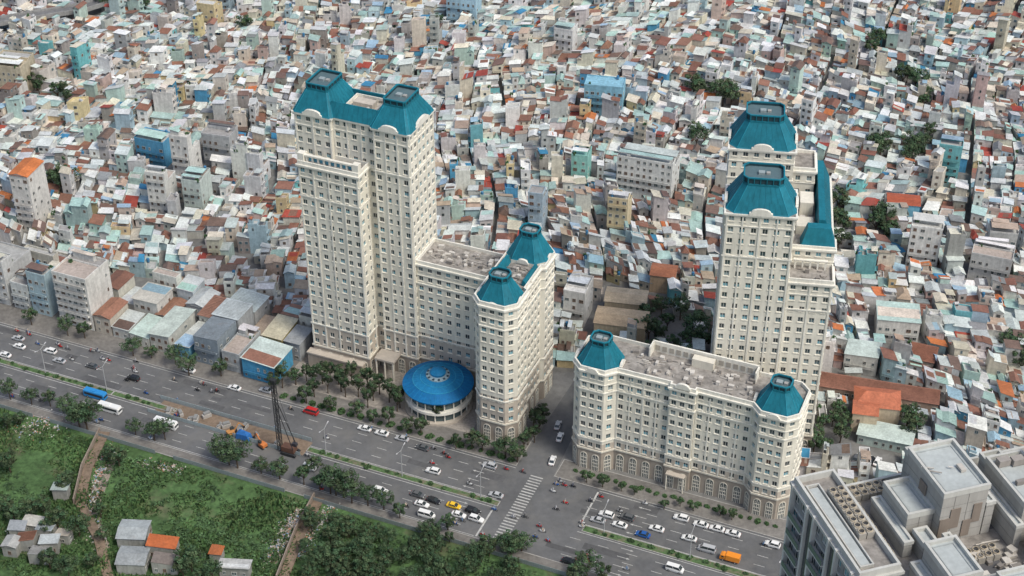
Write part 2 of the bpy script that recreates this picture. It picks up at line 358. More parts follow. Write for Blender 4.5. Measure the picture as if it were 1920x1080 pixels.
m.loft([circ(3.5,11.25),circ(3.5,11.6),circ(2.7,11.9),circ(2.6,12.0)],(.3,.42,.47),0,True)
m.loft([circ(2.3,12.0),circ(2.3,12.5),circ(2.4,12.6),circ(1.7,13.1),circ(.3,13.5)],DB2,1,True)
for i in range(36):
    t=2*pi*i/36; m.tube((3.4*cos(t),3.4*sin(t),11.33),(7.4*cos(t),7.4*sin(t),10.03),.045,4,(.02,.23,.43),1); m.tube((7.4*cos(t),7.4*sin(t),10.03),(10.5*cos(t),10.5*sin(t),8.63),.045,4,(.02,.23,.43),1)
for rr_,zz in((7.4,10.03),(5.2,10.76)): m.loft([circ(rr_+.12,zz-.03),circ(rr_+.1,zz+.08),circ(rr_-.1,zz+.1),circ(rr_-.12,zz+.03)],(.03,.26,.45),1,False)
for i in range(12):
    t=2*pi*i/12; m.box(3.1*cos(t),3.1*sin(t),11.7,.6,.6,.25,(.05,.08,.1),0,t)
m.obj('roof',[M_FAC,M_BLUE],parent=D)
# ============ front building with two octagonal corners
B=Building('apartment_building','cream ten-storey apartment block with blue octagonal corner roofs','apartment building',O,PHI)
R8=[(11.7,7),(18.6,7),(21.3,9.7),(36.5,9.8),(36.5,8.8),(43.5,8.8),(43.5,9.8),(59,9.7),(61.7,7),(68.6,7),(71.3,9.7),(71.3,20.3),(68.6,23),(11.7,23),(9,20.3),(9,9.7)]
B.block(R8,34.8,bands=(11,28),bay=2.6,colf=lambda z:STONE2 if z<10 else CREAM,base=7.4)
for P,Q,n in(((21.3,9.8),(36.5,9.8),4),((43.5,9.8),(59,9.8),4)): B.pilasters(P,Q,7.7,33.4,n)
for x0,x1 in((9.6,20.9),(59.4,70.7)):
    p8=octa(x0,x1,7.6,18.2,2.2); mansard(B.roof,p8,35.1,5.7,.48,1.8)
for x0,x1 in((9,21.3),(59,71.3)):
    p8=octa(x0,x1,7,19.2,2.7)
    for i in(0,2,6): pediment(B.roof,p8[i],p8[i+1],34.6,h=1.6)
pediment(B.roof,(36.5,8.8),(43.5,8.8),35.3,w=3.5,h=1.8)
B.wall.box(42,22.3,34.8,30,.5,3.4,WHITE); B.wall.box(27.2,20.5,34.8,.4,3.4,3.4,WHITE); B.wall.box(56.8,20.5,34.8,.4,3.4,3.4,WHITE)
for i in range(15): B.wall.box(28.5+i*2,21.95,35.5,1.3,.12,1.6,(.4,.37,.32))
B.wall.box(42,20.5,34.8,6,2.2,2.6,CREAM2); clutter(B,23,58,11.5,19.5,34.8,70,rg)
B.wall.box(40,7.9,5.4,5.4,1.6,.35,STONE2,0,0,True)
for x in(37.6,42.4): B.wall.cyl(x,7.3,0,.2,5.4,8,CREAM2)
B.done()
# ============ rear twin tower
B=Building('apartment_tower','cream twin-roofed high-rise apartment tower behind lower block','apartment building',T0,PHI2)
cf=lambda z:CREAM
nt=[(0,0),(17.8,0),(17.8,13.5),(0,13.5)]
B.block(nt,79.5,bands=(15,66),par=0,colf=cf,base=7)
B.block([(17.8,.8),(29.6,.8),(29.6,9),(17.8,9)],59,skip=(3,),bands=(15,50),colf=cf)
B.block([(2,9),(29.6,9),(29.6,14),(29,14),(29,46),(2,46)],64.5,skip=(),bands=(15,),colf=cf,par=.8)
B.block([(0,33.5),(17.8,33.5),(17.8,47.5),(0,47.5)],79.5,bands=(15,70),par=0,colf=cf)
B.block([(17.8,35),(24,35),(24,45),(17.8,45)],73,base=0,z0=64.6,skip=(3,),bands=(),colf=cf,par=.9)
for P,Q,n in(((0,0),(17.8,0),4),((17.8,.8),(29.6,.8),2),((0,13.5),(0,0),3)): B.pilasters(P,Q,7.3,58 if P[0]>10 else 79,n)
for y0 in(0,33.5):
    mansard(B.roof,octa(0,17.8,y0,y0+13.7,2.0),79.5,6.9,.58,2.2); pediment(B.roof,(0,y0),(17.8,y0),79.3,w=5,h=2.2); pediment(B.roof,(17.8,y0),(17.8,y0+13.5),79.3,w=4,h=2.0); pediment(B.roof,(0,y0+13.5),(0,y0),79.3,w=4,h=2.0)
B.roof.loft([[(24.6,13.9,64.6),(29.2,13.9,64.6),(29.2,46,64.6),(24.6,46,64.6)],[(24.9,14.2,70.4),(26.6,14.2,70.4),(26.6,45.8,70.4),(24.9,45.8,70.4)]],BLUE,1)
for i in range(20): B.roof.tube((29.15,14.8+i*1.6,64.7),(26.62,14.8+i*1.6,70.4),.05,4,(.01,.11,.16),1)
B.roof.loft([[(20.4,9.0,64.6),(29.8,9.0,64.6),(29.8,13.8,64.6),(20.4,13.8,64.6)],[(22.0,10.9,69.8),(28.0,10.9,69.8),(28.0,13.5,69.8),(22.0,13.5,69.8)]],BLUE,1)
B.roof.box(19.2,25,64.55,.8,14,3.0,WHITE,0); clutter(B,18.5,24,15,34,64.6,34,rg); clutter(B,19,28,2,8,59.1,8,rg)
B.wall.box(21.5,18,64.55,4.5,5,2.6,CREAM2); B.wall.box(22,28,64.55,3.6,6,4.2,CREAM)
for i in range(5): B.wall.box(19.5+i*2,7.4,59,.4,.4,2.6,WHITE)
B.wall.box(23.5,7.4,61.6,9,.8,.35,WHITE,0,0,True)
B.done()
# ============ grey modern tower with service roof
GW=(.3,.305,.3); GD=(.17,.17,.17); GRF=(.45,.485,.475); PB=(.54,.54,.5); GC=(.41,.4,.37)
B=Building('modern_tower','grey modern high-rise with stepped service roofs and dark windows','high-rise',F0,PHI3)
def gb(x0,x1,y0,y1,z1,z0=105,**k):
    P=[(x0,y0),(x1,y0),(x1,y1),(x0,y1)]; B.block(P,z1,base=0,z0=z0,bands=(),colf=lambda z:GW,trim=PB,fh=3.3,bay=2.2,ledge=False,ww0=1.5,wh=2.3,sill=.4,**k)
def gp(x0,x1,y0,y1,z0,z1,col=GC,par=.6):
    P=[(x0,y0),(x1,y0),(x1,y1),(x0,y1)]; B.wall.prism(P,z0,z1,col,tcol=GRF); 
    B.wall.ring(offset(P,-.12),offset(P,.28),z1-.3,z1+par,PB)
    if min(x1-x0,y1-y0)>2.4: B.wall.ring(offset(P,.7),offset(P,.85),z1+.01,z1+.1,(.36,.39,.39))
    z=z0+1.6
    while z<z1-.6: B.wall.ring(offset(P,-.02),offset(P,.02),z,z+.06,tuple(v*.62 for v in col)); z+=1.7
    x=x0+1.9
    while x<x1-1: B.wall.box(x,y0-.015,z0,.06,.05,z1-z0-.4,tuple(v*.62 for v in col)); x+=2.1
B.wall.prism([(0,-40),(38,-40),(38,0),(0,0)],0,105,GD)
gb(0,6,-20,0,145); gb(6.01,38,-44,-1.2,142.5); gb(0.8,6,-44,-20.01,139)
WB=(.62,.62,.59); DKB=(.06,.07,.075)
for y in(-.5,-5.2,-7.4,-12.0,-14.2,-18.8): B.wall.box(-.35,y,105,.7,.45,40.2,WB)
for y in(-6.3,-13.1): B.wall.box(-.12,y,105,.24,1.7,39.6,DKB,1)
for y in(-21,-26,-28.2,-33,-35.2,-40): B.wall.box(.45,y,105,.7,.4,34.2,WB)
for y in(-27.1,-34.1): B.wall.box(.7,y,105,.2,1.8,33.6,DKB,1)
for k in range(11):
    z=106.5+k*3.3
    for y in(-2.9,-9.7,-16.5): B.wall.box(-.5,y,z,1.0,4.0,.2,WB,bot=True); B.wall.box(-.95,y,z+.2,.08,4.0,1.0,(.12,.15,.16),1)
    for y in(-23.5,-30.6,-37.6):
        if z<136: B.wall.box(.3,y,z,1.0,4.0,.2,WB,bot=True); B.wall.box(-.15,y,z+.2,.08,4.0,1.0,(.12,.15,.16),1)
B.wall.ring([(.9,-18.5),(3.0,-18.5),(3.0,-1.5),(.9,-1.5)],[(1.1,-18.3),(2.8,-18.3),(2.8,-1.7),(1.1,-1.7)],145.02,145.5,PB)
B.wall.prism([(1.3,-18),(2.6,-18),(2.6,-2),(1.3,-2)],145.03,145.2,GRF)
for (x,y,sx,sy) in((18.5,-20,6,6),(12,-29,8,3),(29,-31,4,7),(23,-10,3,9)): B.wall.box(x,y,142.53,sx,sy,.05,(.1,.1,.105))
gp(14.5,21.5,-15,-5,142.6,151.5); gp(10.4,14.4,-13.5,-6.5,142.6,147.5); gp(9.6,14.2,-26.5,-19.5,142.6,148); gp(25.5,31,-18,-8,142.6,149.5); gp(31.2,38,-24,-9,142.6,151); gp(17,23,-36,-26,142.6,146.5)
gp(15.5,17.6,-4.9,-2.8,142.6,149.5); gp(27,30,-7.9,-4.5,142.6,147); gp(25.5,29,-25,-20,142.6,146); gp(11,13,-17.5,-14.5,142.6,145.5); gp(31.5,35,-34,-28,142.6,147.5)
gp(8.9,10.2,-16,-6.5,142.6,145.2,par=.3); gp(14.4,15.4,-26,-16.5,142.6,145.8,par=.3); gp(21.7,23,-15,-6,142.6,148.3,par=.3); gp(24.2,25.3,-19,-9,142.6,146.8,par=.3); gp(8,9.4,-30.5,-19.5,142.6,145,par=.3); gp(16,24,-25.8,-24.6,142.6,144.8,par=.3)
BR=(.25,.21,.175)
for (x,z,w,h) in((15.3,143.0,1.5,4.2),(16.8,145.2,1.5,3.6),(18.9,143.2,1.3,3.0),(20.2,145.5,1.3,3.4)): B.wall.box(x,-15.1,z,w,.1,h,BR,bot=True)
for (x,z,w,h) in((33,143.6,1.6,4),(34.6,146,1.6,3.4),(36.6,143.5,1.4,4)): B.wall.box(x,-24.1,z,w,.1,h,BR,bot=True)
for (y,z,w,h) in((-10,146,1.8,4),(-7,144,1.8,4)): B.wall.box(14.35,y,z,.1,w,h,BR,bot=True)
clutter(B,15.5,24.5,-24,-17,142.6,26,rg); clutter(B,7,16,-43,-32,142.6,40,rg); clutter(B,24,37,-43,-36,142.6,24,rg); clutter(B,26,30.5,-16,-9,149.6,5,rg); clutter(B,15.5,20.5,-14,-7,151.6,4,rg)
for y in(-31,-31.5,-32.0): B.wall.tube((7,y,143.2),(24,y,143.2),.1,6,(.55,.55,.54))
for k in range(6): B.wall.tube((8+k*2.2,-32.5,142.8),(8+k*2.2,-38,142.8),.1,5,(.55,.54,.5))
B.done()
fan=MB(); fan.box(0,0,.0,1.1,1.1,1.1,(.36,.34,.3)); fan.loft([circ(.5,1.1,12),circ(.48,1.3,12)],(.5,.43,.32),0,False); fan.loft([circ(.4,1.3,12),circ(.48,1.3,12)],(.5,.43,.32),0,False)
f0=fan.obj('air_conditioner',[M_PLAIN]); tag(f0,'square rooftop air conditioner with round fan on grey roof','air conditioner','air conditioners on the roof')
blades=MB(); blades.face(circ(.4,1.13,12),(.02,.02,.02))
for i in range(5):
    t=2*pi*i/5; blades.face([(0,0,1.2),(.36*cos(t),.36*sin(t),1.23),(.36*cos(t+.7),.36*sin(t+.7),1.17)],(.1,.1,.1))
blades.obj('fan',[M_PLAIN],parent=f0)
PF=Proto(f0)
for (x0,y0,nx_,ny_,z) in((3.8,-4.2,2,8,145.05),(7.0,-2.2,6,2,142.55),(7.2,-5.6,1,9,142.55),(17.5,-18.5,4,2,142.55),(8,-34,6,2,142.55),(18,-39,6,2,142.55)):
    for i in range(nx_):
        for j in range(ny_):
            X,Y=loc2(F0,PHI3,x0+i*1.25,y0-j*1.25); PF.spawn((X,Y,z),PHI3)
# ---------------- setting: ground, roads
def sheet(name,poly,z,mat,kind='structure',h=0):
    m=MB()
    if h: m.prism(poly,z,z+h,(1,1,1))
    else: m.face([(p[0],p[1],z) for p in poly])
    return tag(m.obj(name,[mat]),kind=kind)
sheet('ground',[(-3000,-1500),(3000,-1500),(3000,6000),(-3000,6000)],0,M_GND)
sheet('wasteland_ground',[RW(-420,-34),RW(300,-34),RW(300,-260),RW(-420,-260)],.01,M_GRASS)
sheet('road',[RW(-420,-30.5),RW(300,-30.5),RW(300,.2),RW(-420,.2)],.02,M_ASPH)
street=[RW(-4,.1),RW(7,.1),RW(4.5,45),RW(-6,95),RW(-10,95),RW(-3,45)]
sheet('side_street',street,.024,M_ASPH)
def strip(name,s0,s1,w0,w1,mat=M_PAVE,h=.13):
    P=[RW(s0,w0),RW(s1,w0),RW(s1,w1),RW(s0,w1)]; m=MB(); m.prism(P,.015,h,(1,1,1),1); m.f.pop();m.c.pop();m.m.pop();
    m.ring(P,offset(P,.25),h-.12,h+.0,(1,1,1),1); m.face([(p[0],p[1],h-.006) for p in offset(P,.2)],(1,1,1),0)
    return tag(m.obj(name,[mat,M_CURB]),kind='structure')
strip('pavement',-420,-4.2,.2,20); strip('pavement',7.2,300,.2,8.2); strip('pavement',-420,300,-34,-30.5)
sheet('plaza',[RW(-84,8),RW(-22,8),RW(-22,27),RW(-84,27)],.131,mk('plaza_stone',(.33,.3,.265),ns=(1.2,.7,1.2),rough=.9))
MEDG=mk('median_grass',(.08,.14,.055),ns=(1.5,.6,1.4),tint=((.18,.155,.11),.3,.48,.6,.85),rough=.95)
strip('median',-420,-128,-17.2,-15,MEDG,.2); strip('median',-62,-2.5,-17.2,-15,MEDG,.2); strip('median',22,300,-17.4,-14.8,MEDG,.2); strip('median',-128,-106,-17.2,-15,MEDG,.2)
mm=MB()
def mark(s0,s1,w0,w1,z=.026): mm.face([(*RW(s0,w0),z),(*RW(s1,w0),z),(*RW(s1,w1),z),(*RW(s0,w1),z)])
for w in(-4.2,-7.8,-11.4,-20.6,-24.2,-27.4):
    s=-300
    while s<260:
        if not(-6<s<20): mark(s,s+3,w-.08,w+.08)
        s+=8
for w in(-.5,-14.5,-17.8,-30.0):
    mark(-300,-4,w-.09,w+.09); mark(21,260,w-.09,w+.09)
for i in range(25): mark(1.0,4.7,-1.6-i*1.16-.42,-1.6-i*1.16)
mark(-3.6,-3.1,-30,-17.6); mark(20.6,21.1,-14,-1)
for w in(-2.4,-6,-9.6,-13,-19.2,-22.4,-25.8,-28.8):
    for s in(-14,34): 
        mark(s,s+2.6,w-.09,w+.09,.027); p=[(s+(-.9 if w>-16 else 3.5),w),(s+(0 if w>-16 else 2.6),w-.35),(s+(0 if w>-16 else 2.6),w+.35)]
        mm.face([(*RW(*q),.027) for q in (p if w>-16 else p[::-1])])
tag(mm.obj('road_markings',[M_MARK]),kind='structure')
mp=MB(); r9=random.Random(44)
for i in range(26):
    s=r9.uniform(-185,110); w=r9.choice([-2.4,-6,-9.6,-13,-19,-22.4,-25.8])+r9.uniform(-.5,.5); L=r9.uniform(3,16); q=r9.uniform(.6,1.5)
    mp.face([(*RW(s,w-q),.0235+i*.00004),(*RW(s+L,w-q),.0235+i*.00004),(*RW(s+L,w+q),.0235+i*.00004),(*RW(s,w+q),.0235+i*.00004)])
tag(mp.obj('road_repair_patches',[mk('dark_asphalt',(.1,.101,.103),ns=(.7,.8,1.15),rough=.9)]),kind='structure')
def path(name,pts,w,mat,z=.02,h=0):
    L=[];R=[]
    for i,p in enumerate(pts):
        a=pts[max(0,i-1)];b=pts[min(len(pts)-1,i+1)];d=Vector((b[0]-a[0],b[1]-a[1])).normalized()
        L.append((p[0]-d.y*w/2,p[1]+d.x*w/2));R.append((p[0]+d.y*w/2,p[1]-d.x*w/2))
    m=MB()
    for i in range(len(pts)-1):
        q=[R[i],R[i+1],L[i+1],L[i]]
        if h: m.prism(q,z,z+h,(1,1,1))
        else: m.face([(x,y,z) for x,y in q])
    return tag(m.obj(name,[mat]),kind='structure')
path('dirt_path',[G(198,812),G(165,880),G(150,945),G(185,1010),G(205,1090)],2.6,M_DIRT,.02,.5)
path('dirt_path',[G(600,935),G(565,1000),G(530,1090)],2.6,M_DIRT,.02,.4)
def lowwall(pts,off):
    m=MB()
    for a,b in zip(pts,pts[1:]):
        d=Vector((b[0]-a[0],b[1]-a[1])); L=d.length; d.normalize(); m.box((a[0]+b[0])/2-d.y*off,(a[1]+b[1])/2+d.x*off,0,L,.3,2.0,(.33,.27,.22),0,atan2(d.y,d.x))
    tag(m.obj('boundary_wall',[M_WALL]),'weathered brown low wall beside a dirt track','wall')
lowwall([G(198,812),G(165,880),G(150,945)],-1.6); lowwall([G(600,935),G(565,1000),G(530,1090)],-1.6)
# ---------------- trees
def tree_proto(seed,R=3.2,Hc=5.6,zr=.75,dark=1.0,name='tree'):
    r=random.Random(seed); e=mko(name,None)
    t=MB(); bk=(1,1,1)
    t.tube((0,0,0),(.1,.05,Hc*.55),.26,7,bk,0,.17)
    for i in range(6):
        a=r.uniform(0,2*pi); l=R*r.uniform(.5,.8); t.tube((.1,.05,Hc*r.uniform(.4,.55)),(l*cos(a),l*sin(a),Hc+r.uniform(-.6,.9)),.12,5,bk,0,.04)
    t.obj('trunk',[M_BARK],parent=e)
    c=MB()
    nc=30
    for i in range(nc):
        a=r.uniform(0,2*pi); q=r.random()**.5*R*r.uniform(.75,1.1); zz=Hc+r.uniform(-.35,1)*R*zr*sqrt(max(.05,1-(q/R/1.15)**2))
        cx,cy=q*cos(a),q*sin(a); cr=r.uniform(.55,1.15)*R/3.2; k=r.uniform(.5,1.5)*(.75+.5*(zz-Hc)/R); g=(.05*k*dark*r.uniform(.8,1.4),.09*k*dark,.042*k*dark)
        for j in range(46):
            d=Vector((r.gauss(0,1),r.gauss(0,1),r.gauss(0,1))).normalized()*cr*r.uniform(.6,1.1)
            p=Vector((cx,cy,zz))+Vector((d.x,d.y,d.z*.7)); s=r.uniform(.14,.32)
            n=Vector((d.x+r.uniform(-.6,.6),d.y+r.uniform(-.6,.6),d.z+r.uniform(.0,1.2))).normalized(); u=n.orthogonal().normalized(); w=n.cross(u)
            sh=r.uniform(.8,1.25); cc=tuple(v*sh for v in g)
            c.face([tuple(p+u*s),tuple(p+w*s*.8),tuple(p-u*s),tuple(p-w*s*.8)],cc)
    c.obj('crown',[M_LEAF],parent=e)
    return e
TP=[]
for sd,(R,Hc,zr,dk) in enumerate([(3.2,5.4,.75,1.0),(2.6,5.0,.9,.9),(3.8,6.2,.6,1.15),(2.3,6.6,1.3,.65)]):
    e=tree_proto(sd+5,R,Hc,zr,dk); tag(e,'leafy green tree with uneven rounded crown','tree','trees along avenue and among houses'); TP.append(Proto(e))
TREES=[]
def tree(u,v,k=None,s=None,lab=None):
    x,y=G(u,v); r=random.Random(int(u*7+v)); k=r.randrange(3) if k is None else k
    s=(s or 1)*r.uniform(.6,.88)
    o=TP[k].spawn((x,y,0),r.uniform(0,6),(s*r.uniform(.85,1.15),s*r.uniform(.85,1.15),s*r.uniform(.9,1.15))); TREES.append((x,y))
    if lab:o['label']=lab
for u,v in((255,812),(290,822),(310,820),(355,700),(490,885),(525,895),(570,905),(600,915),(630,925),(660,940),(690,945),(720,952),(750,968),(840,990),(60,755),(95,758),(130,775),(165,785),(20,745),(590,880)): tree(u,v+4)
for u,v in((430,868),(446,874),(418,862),(645,930),(620,922),(150,800),(165,806)): tree(u,v+4,2,1.4)
for u,v in((555,722),(520,712),(415,706),(330,684),(285,672),(250,668),(160,635),(128,630),(60,610),(575,757),(620,772),(670,783),(700,793),(730,800),(765,812),(790,815),(855,842),(885,842),(935,853),(970,867),(905,846),(948,858)): tree(u,v)
for u,v in((590,728),(605,720),(640,735),(700,752),(690,730),(745,772),(820,792),(712,740),(660,722),(575,715),(1002,830),(1010,812),(990,835),(1018,795),(983,845),(1000,800),(750,765),(515,740),(530,728),(620,715),(635,722),(648,745),(672,745),(615,738),(730,755),(690,765),(590,745)): tree(u,v,3,1.05)
for u,v in((1100,905),(1130,914),(1165,922),(1190,928),(1275,950),(1300,958),(1350,968),(1372,975),(1245,955)): tree(u,v,1,.65)
for u,v in((1210,610),(1230,640),(1250,620),(1260,660),(1290,660),(1310,610),(1225,675),(1300,640),(1275,600),(1215,640),(1240,590),(1245,690),(1280,690),(1318,660)): tree(u,v,None,1.3)
for u,v in((1300,180),(1340,190),(1370,205),(1360,180),(1310,190),(1355,200),(1640,95),(1650,130),(1632,110),(1690,165),(1715,170),(1700,155),(1730,190),(1740,265),(1710,290),(1700,310),(1730,280),(1650,290),(1570,400),(1560,430),(1575,420),(1650,430),(1670,445),(1660,455),(1640,440),(110,190),(130,200),(60,160),(120,180),(70,170),(130,360),(100,355),(115,350),(1300,265),(1305,280),(200,20),(270,25),(1730,205),(820,60),(1570,470),(1580,440),(75,180),(1720,300),(1890,660),(1900,680),(1910,700),(460,60),(1640,300)): tree(u,v,None,1.4)
for u,v in((1570,785),(1580,805),(1700,800),(1712,806),(1530,830),(1540,810),(1545,850),(1705,820),(1525,850),(1560,800),(1575,830)): tree(u,v,None,1.1)
r=random.Random(8)
for i in range(125):
    u=r.uniform(560,985);v=r.uniform(970,1100)
    if v>965+(u-560)*.13+8 and not(G(u,v)[0]>8): tree(u,v,r.choice([0,0,2,1]),r.uniform(.6,1.05))
for u,v in((115,1070),(95,1060),(130,1075),(60,965),(85,960),(130,900),(125,920),(190,965),(195,1010),(175,1060),(20,880),(110,985),(15,800),(40,790),(345,1080),(360,1065),(205,860),(225,870),(1100,1075),(1130,1085),(1080,1090),(15,960),(30,975),(150,1000),(90,1000),(375,1085),(400,1085)): tree(u,v+6,None,1.0)
# ---------------- houses
WP=[((.7,.7,.67),'white',34),((.68,.63,.52),'cream',15),((.57,.54,.49),'beige',8),((.42,.56,.62),'pale blue',8),((.46,.6,.54),'pale green',5),((.46,.47,.46),'grey',7),((.64,.52,.3),'yellow',2.5),((.58,.44,.39),'pinkish',2.5),((.32,.295,.265),'bare concrete',4.5),((.1,.34,.54),'blue',1.1),((.18,.48,.5),'turquoise',1.3)]
RP=[((.52,.56,.55),'light grey',23),((.68,.7,.67),'off-white',24),((.24,.12,.085),'rust-brown',15),((.165,.11,.09),'dark brown',8),((.38,.53,.49),'pale green',11),((.6,.55,.45),'cream',12),((.42,.33,.25),'tan',6),((.3,.43,.52),'pale blue',4),((.05,.22,.38),'blue',1.2),((.5,.17,.065),'orange',1.8),((.34,.07,.05),'red',1.7),((.24,.25,.255),'dark grey',6)]
def pick(P,r):
    c=r.choices(P,[p[2] for p in P])[0]; j=r.uniform(.82,1.14); return (tuple(min(.8,v*j*r.uniform(.96,1.04)) for v in c[0]),c[1])
class Sink: 
    def __init__(s,w,rf,wn,tk): s.wall=w;s.roof=rf;s.win=wn;s.tank=tk
def lerp(a,b,t): return (a[0]+(b[0]-a[0])*t,a[1]+(b[1]-a[1])*t)
def subq(q,u0,u1,v0,v1):
    A,Bq,Cq,Dq=q
    f=lambda u,v: lerp(lerp(A,Bq,u),lerp(Dq,Cq,u),v)
    return [f(u0,v0),f(u1,v0),f(u1,v1),f(u0,v1)]
FL=2.7
def seg(q,h,rt,S,r,wc,rc,z0=0,balc=True,mi=0,ribs=False):
    if rt=='flat':
        tc=r.choice([(.46,.46,.44),(.56,.56,.53),(.36,.35,.34),(.47,.4,.35),wc])
        S.wall.prism(q,z0,h,wc,0,tcol=tc)
        S.wall.ring(offset(q,-.06),offset(q,.14),h-.15,h+r.uniform(.4,.8),tuple(min(.8,v*1.05) for v in wc))
    elif rt=='lean':
        dh=r.uniform(.25,1.0);k=r.randrange(4);hs=[h,h,h+dh,h+dh];hs=hs[k:]+hs[:k]
        for i in range(4):
            a,b=q[i],q[(i+1)%4]; S.wall.face([(a[0],a[1],z0),(b[0],b[1],z0),(b[0],b[1],hs[(i+1)%4]),(a[0],a[1],hs[i])],wc)
        oq=offset(q,-r.uniform(.05,.5)); S.roof.slab([(p[0],p[1],z+.12) for p,z in zip(oq,hs)],.1,rc,1)
        A0,B0,C0,D0=hs; zf=lambda u,v:(A0+(B0-A0)*u)*(1-v)+(D0+(C0-D0)*u)*v
        if ribs:
            for i in range(1,14):
                t=i/14; p=lerp(q[0],q[3],t);w_=lerp(q[1],q[2],t); S.roof.tube((p[0],p[1],zf(0,t)+.14),(w_[0],w_[1],zf(1,t)+.14),.07,4,tuple(v*.75 for v in rc),1)
        elif r.random()<.3:
            a,b=r.choice([(0,.45),(.55,1),(.2,.7)]); f=subq([(p[0],p[1],z) for p,z in zip(q,hs)],0,1,a,b)
            S.roof.face([(f[0][0],f[0][1],zf(0,a)+.15),(f[1][0],f[1][1],zf(1,a)+.15),(f[2][0],f[2][1],zf(1,b)+.15),(f[3][0],f[3][1],zf(0,b)+.15)],pick(RP,r)[0],1)
    elif rt in('gable','hip'):
        dh=r.uniform(.6,1.2) if rt=='gable' else r.uniform(1.6,2.4); L1=hypot(q[1][0]-q[0][0],q[1][1]-q[0][1]);L2=hypot(q[2][0]-q[1][0],q[2][1]-q[1][1])
        if L1>L2: q=q[1:]+q[:1]
        S.wall.prism(q,z0,h,wc,0,top=False)
        oq=offset(q,-.3); t=.25 if rt=='hip' else 0
        m1=lerp(oq[0],oq[1],.5);m2=lerp(oq[3],oq[2],.5); m1,m2=lerp(m1,m2,t),lerp(m2,m1,t)
        e=lambda p:(p[0],p[1],h+.02); mr=lambda p:(p[0],p[1],h+dh)
        S.roof.face([e(oq[1]),e(oq[2]),mr(m2),mr(m1)],rc,1); S.roof.face([e(oq[3]),e(oq[0]),mr(m1),mr(m2)],tuple(v*.95 for v in rc),1)
        if rt=='hip': S.roof.face([e(oq[0]),e(oq[1]),mr(m1)],rc,1); S.roof.face([e(oq[2]),e(oq[3]),mr(m2)],rc,1)
        else:
            a,b=lerp(q[0],q[1],.5),lerp(q[3],q[2],.5)
            S.wall.face([(q[0][0],q[0][1],h),(q[1][0],q[1][1],h),(a[0],a[1],h+dh-.05)],wc); S.wall.face([(q[2][0],q[2][1],h),(q[3][0],q[3][1],h),(b[0],b[1],h+dh-.05)],wc)
        S.roof.face([e(p) for p in reversed(oq)],tuple(v*.5 for v in rc),1)
    for i in range(4):
        a,b=q[i],q[(i+1)%4]; L=hypot(b[0]-a[0],b[1]-a[1])
        if L<2: continue
        dx=(b[0]-a[0])/L;dy=(b[1]-a[1])/L;nx,ny=dy,-dx
        if ny>.45: continue
        front=(i==0); 
        if not front and r.random()<.45: continue
        z=z0+.9; nb=max(1,int(L/(2.0 if front else 3.0)))
        while z+1.5<h:
            for j in range(nb):
                if r.random()<(.15 if front else .5): continue
                t=(j+.5)*L/nb; w=r.choice([.7,.9,1.1,1.4]) if nb>1 or L>2.6 else 1.0
                S.win.append((a[0]+dx*t+nx*.05,a[1]+dy*t+ny*.05,z+.65,atan2(ny,nx),w,1.2))
            if front and balc and z>3 and r.random()<.5:
                t=L/2; S.wall.box(a[0]+dx*t+nx*.45,a[1]+dy*t+ny*.45,z-1.0,L*.9,.9,.14,wc,0,atan2(dy,dx),True)
                S.wall.box(a[0]+dx*t+nx*.86,a[1]+dy*t+ny*.86,z-.86,L*.9,.06,.7,tuple(v*.8 for v in wc),0,atan2(dy,dx),True)
            z+=FL
    return q
def extras(q,h,S,r,wc,rc):
    x=r.random()
    if x<.35:
        v0=r.choice([.1,.5]); b=subq(q,.08,r.uniform(.45,.9),v0,v0+.35); seg(b,h+2.0,'lean' if r.random()<.8 else 'flat',S,r,wc,rc,z0=h,balc=False)
    if r.random()<.6:
        b=subq(q,.02,.98,.45,.99) if r.random()<.5 else subq(q,.02,.98,.01,.6); zz=h+1.7+r.uniform(0,.4); dz=r.uniform(-.3,.3)
        S.roof.slab([(b[0][0],b[0][1],zz),(b[1][0],b[1][1],zz),(b[2][0],b[2][1],zz+dz),(b[3][0],b[3][1],zz+dz)],.08,rc,1)
        for p in b: S.wall.cyl(p[0],p[1],h,.06,1.6,4,(.3,.3,.3))
    if r.random()<.4:
        p=subq(q,.2,.8,.15,.85)[r.randrange(4)]; S.tank.append((p[0],p[1],h,r.random()))
    if r.random()<.3:
        p=subq(q,.15,.85,.1,.9)[r.randrange(4)]
        for k in range(4): S.wall.box(p[0]+r.uniform(-.6,.6),p[1]+r.uniform(-.6,.6),h,.5,.5,r.uniform(.5,1.1),(.06,.12,.05),0,r.uniform(0,3))
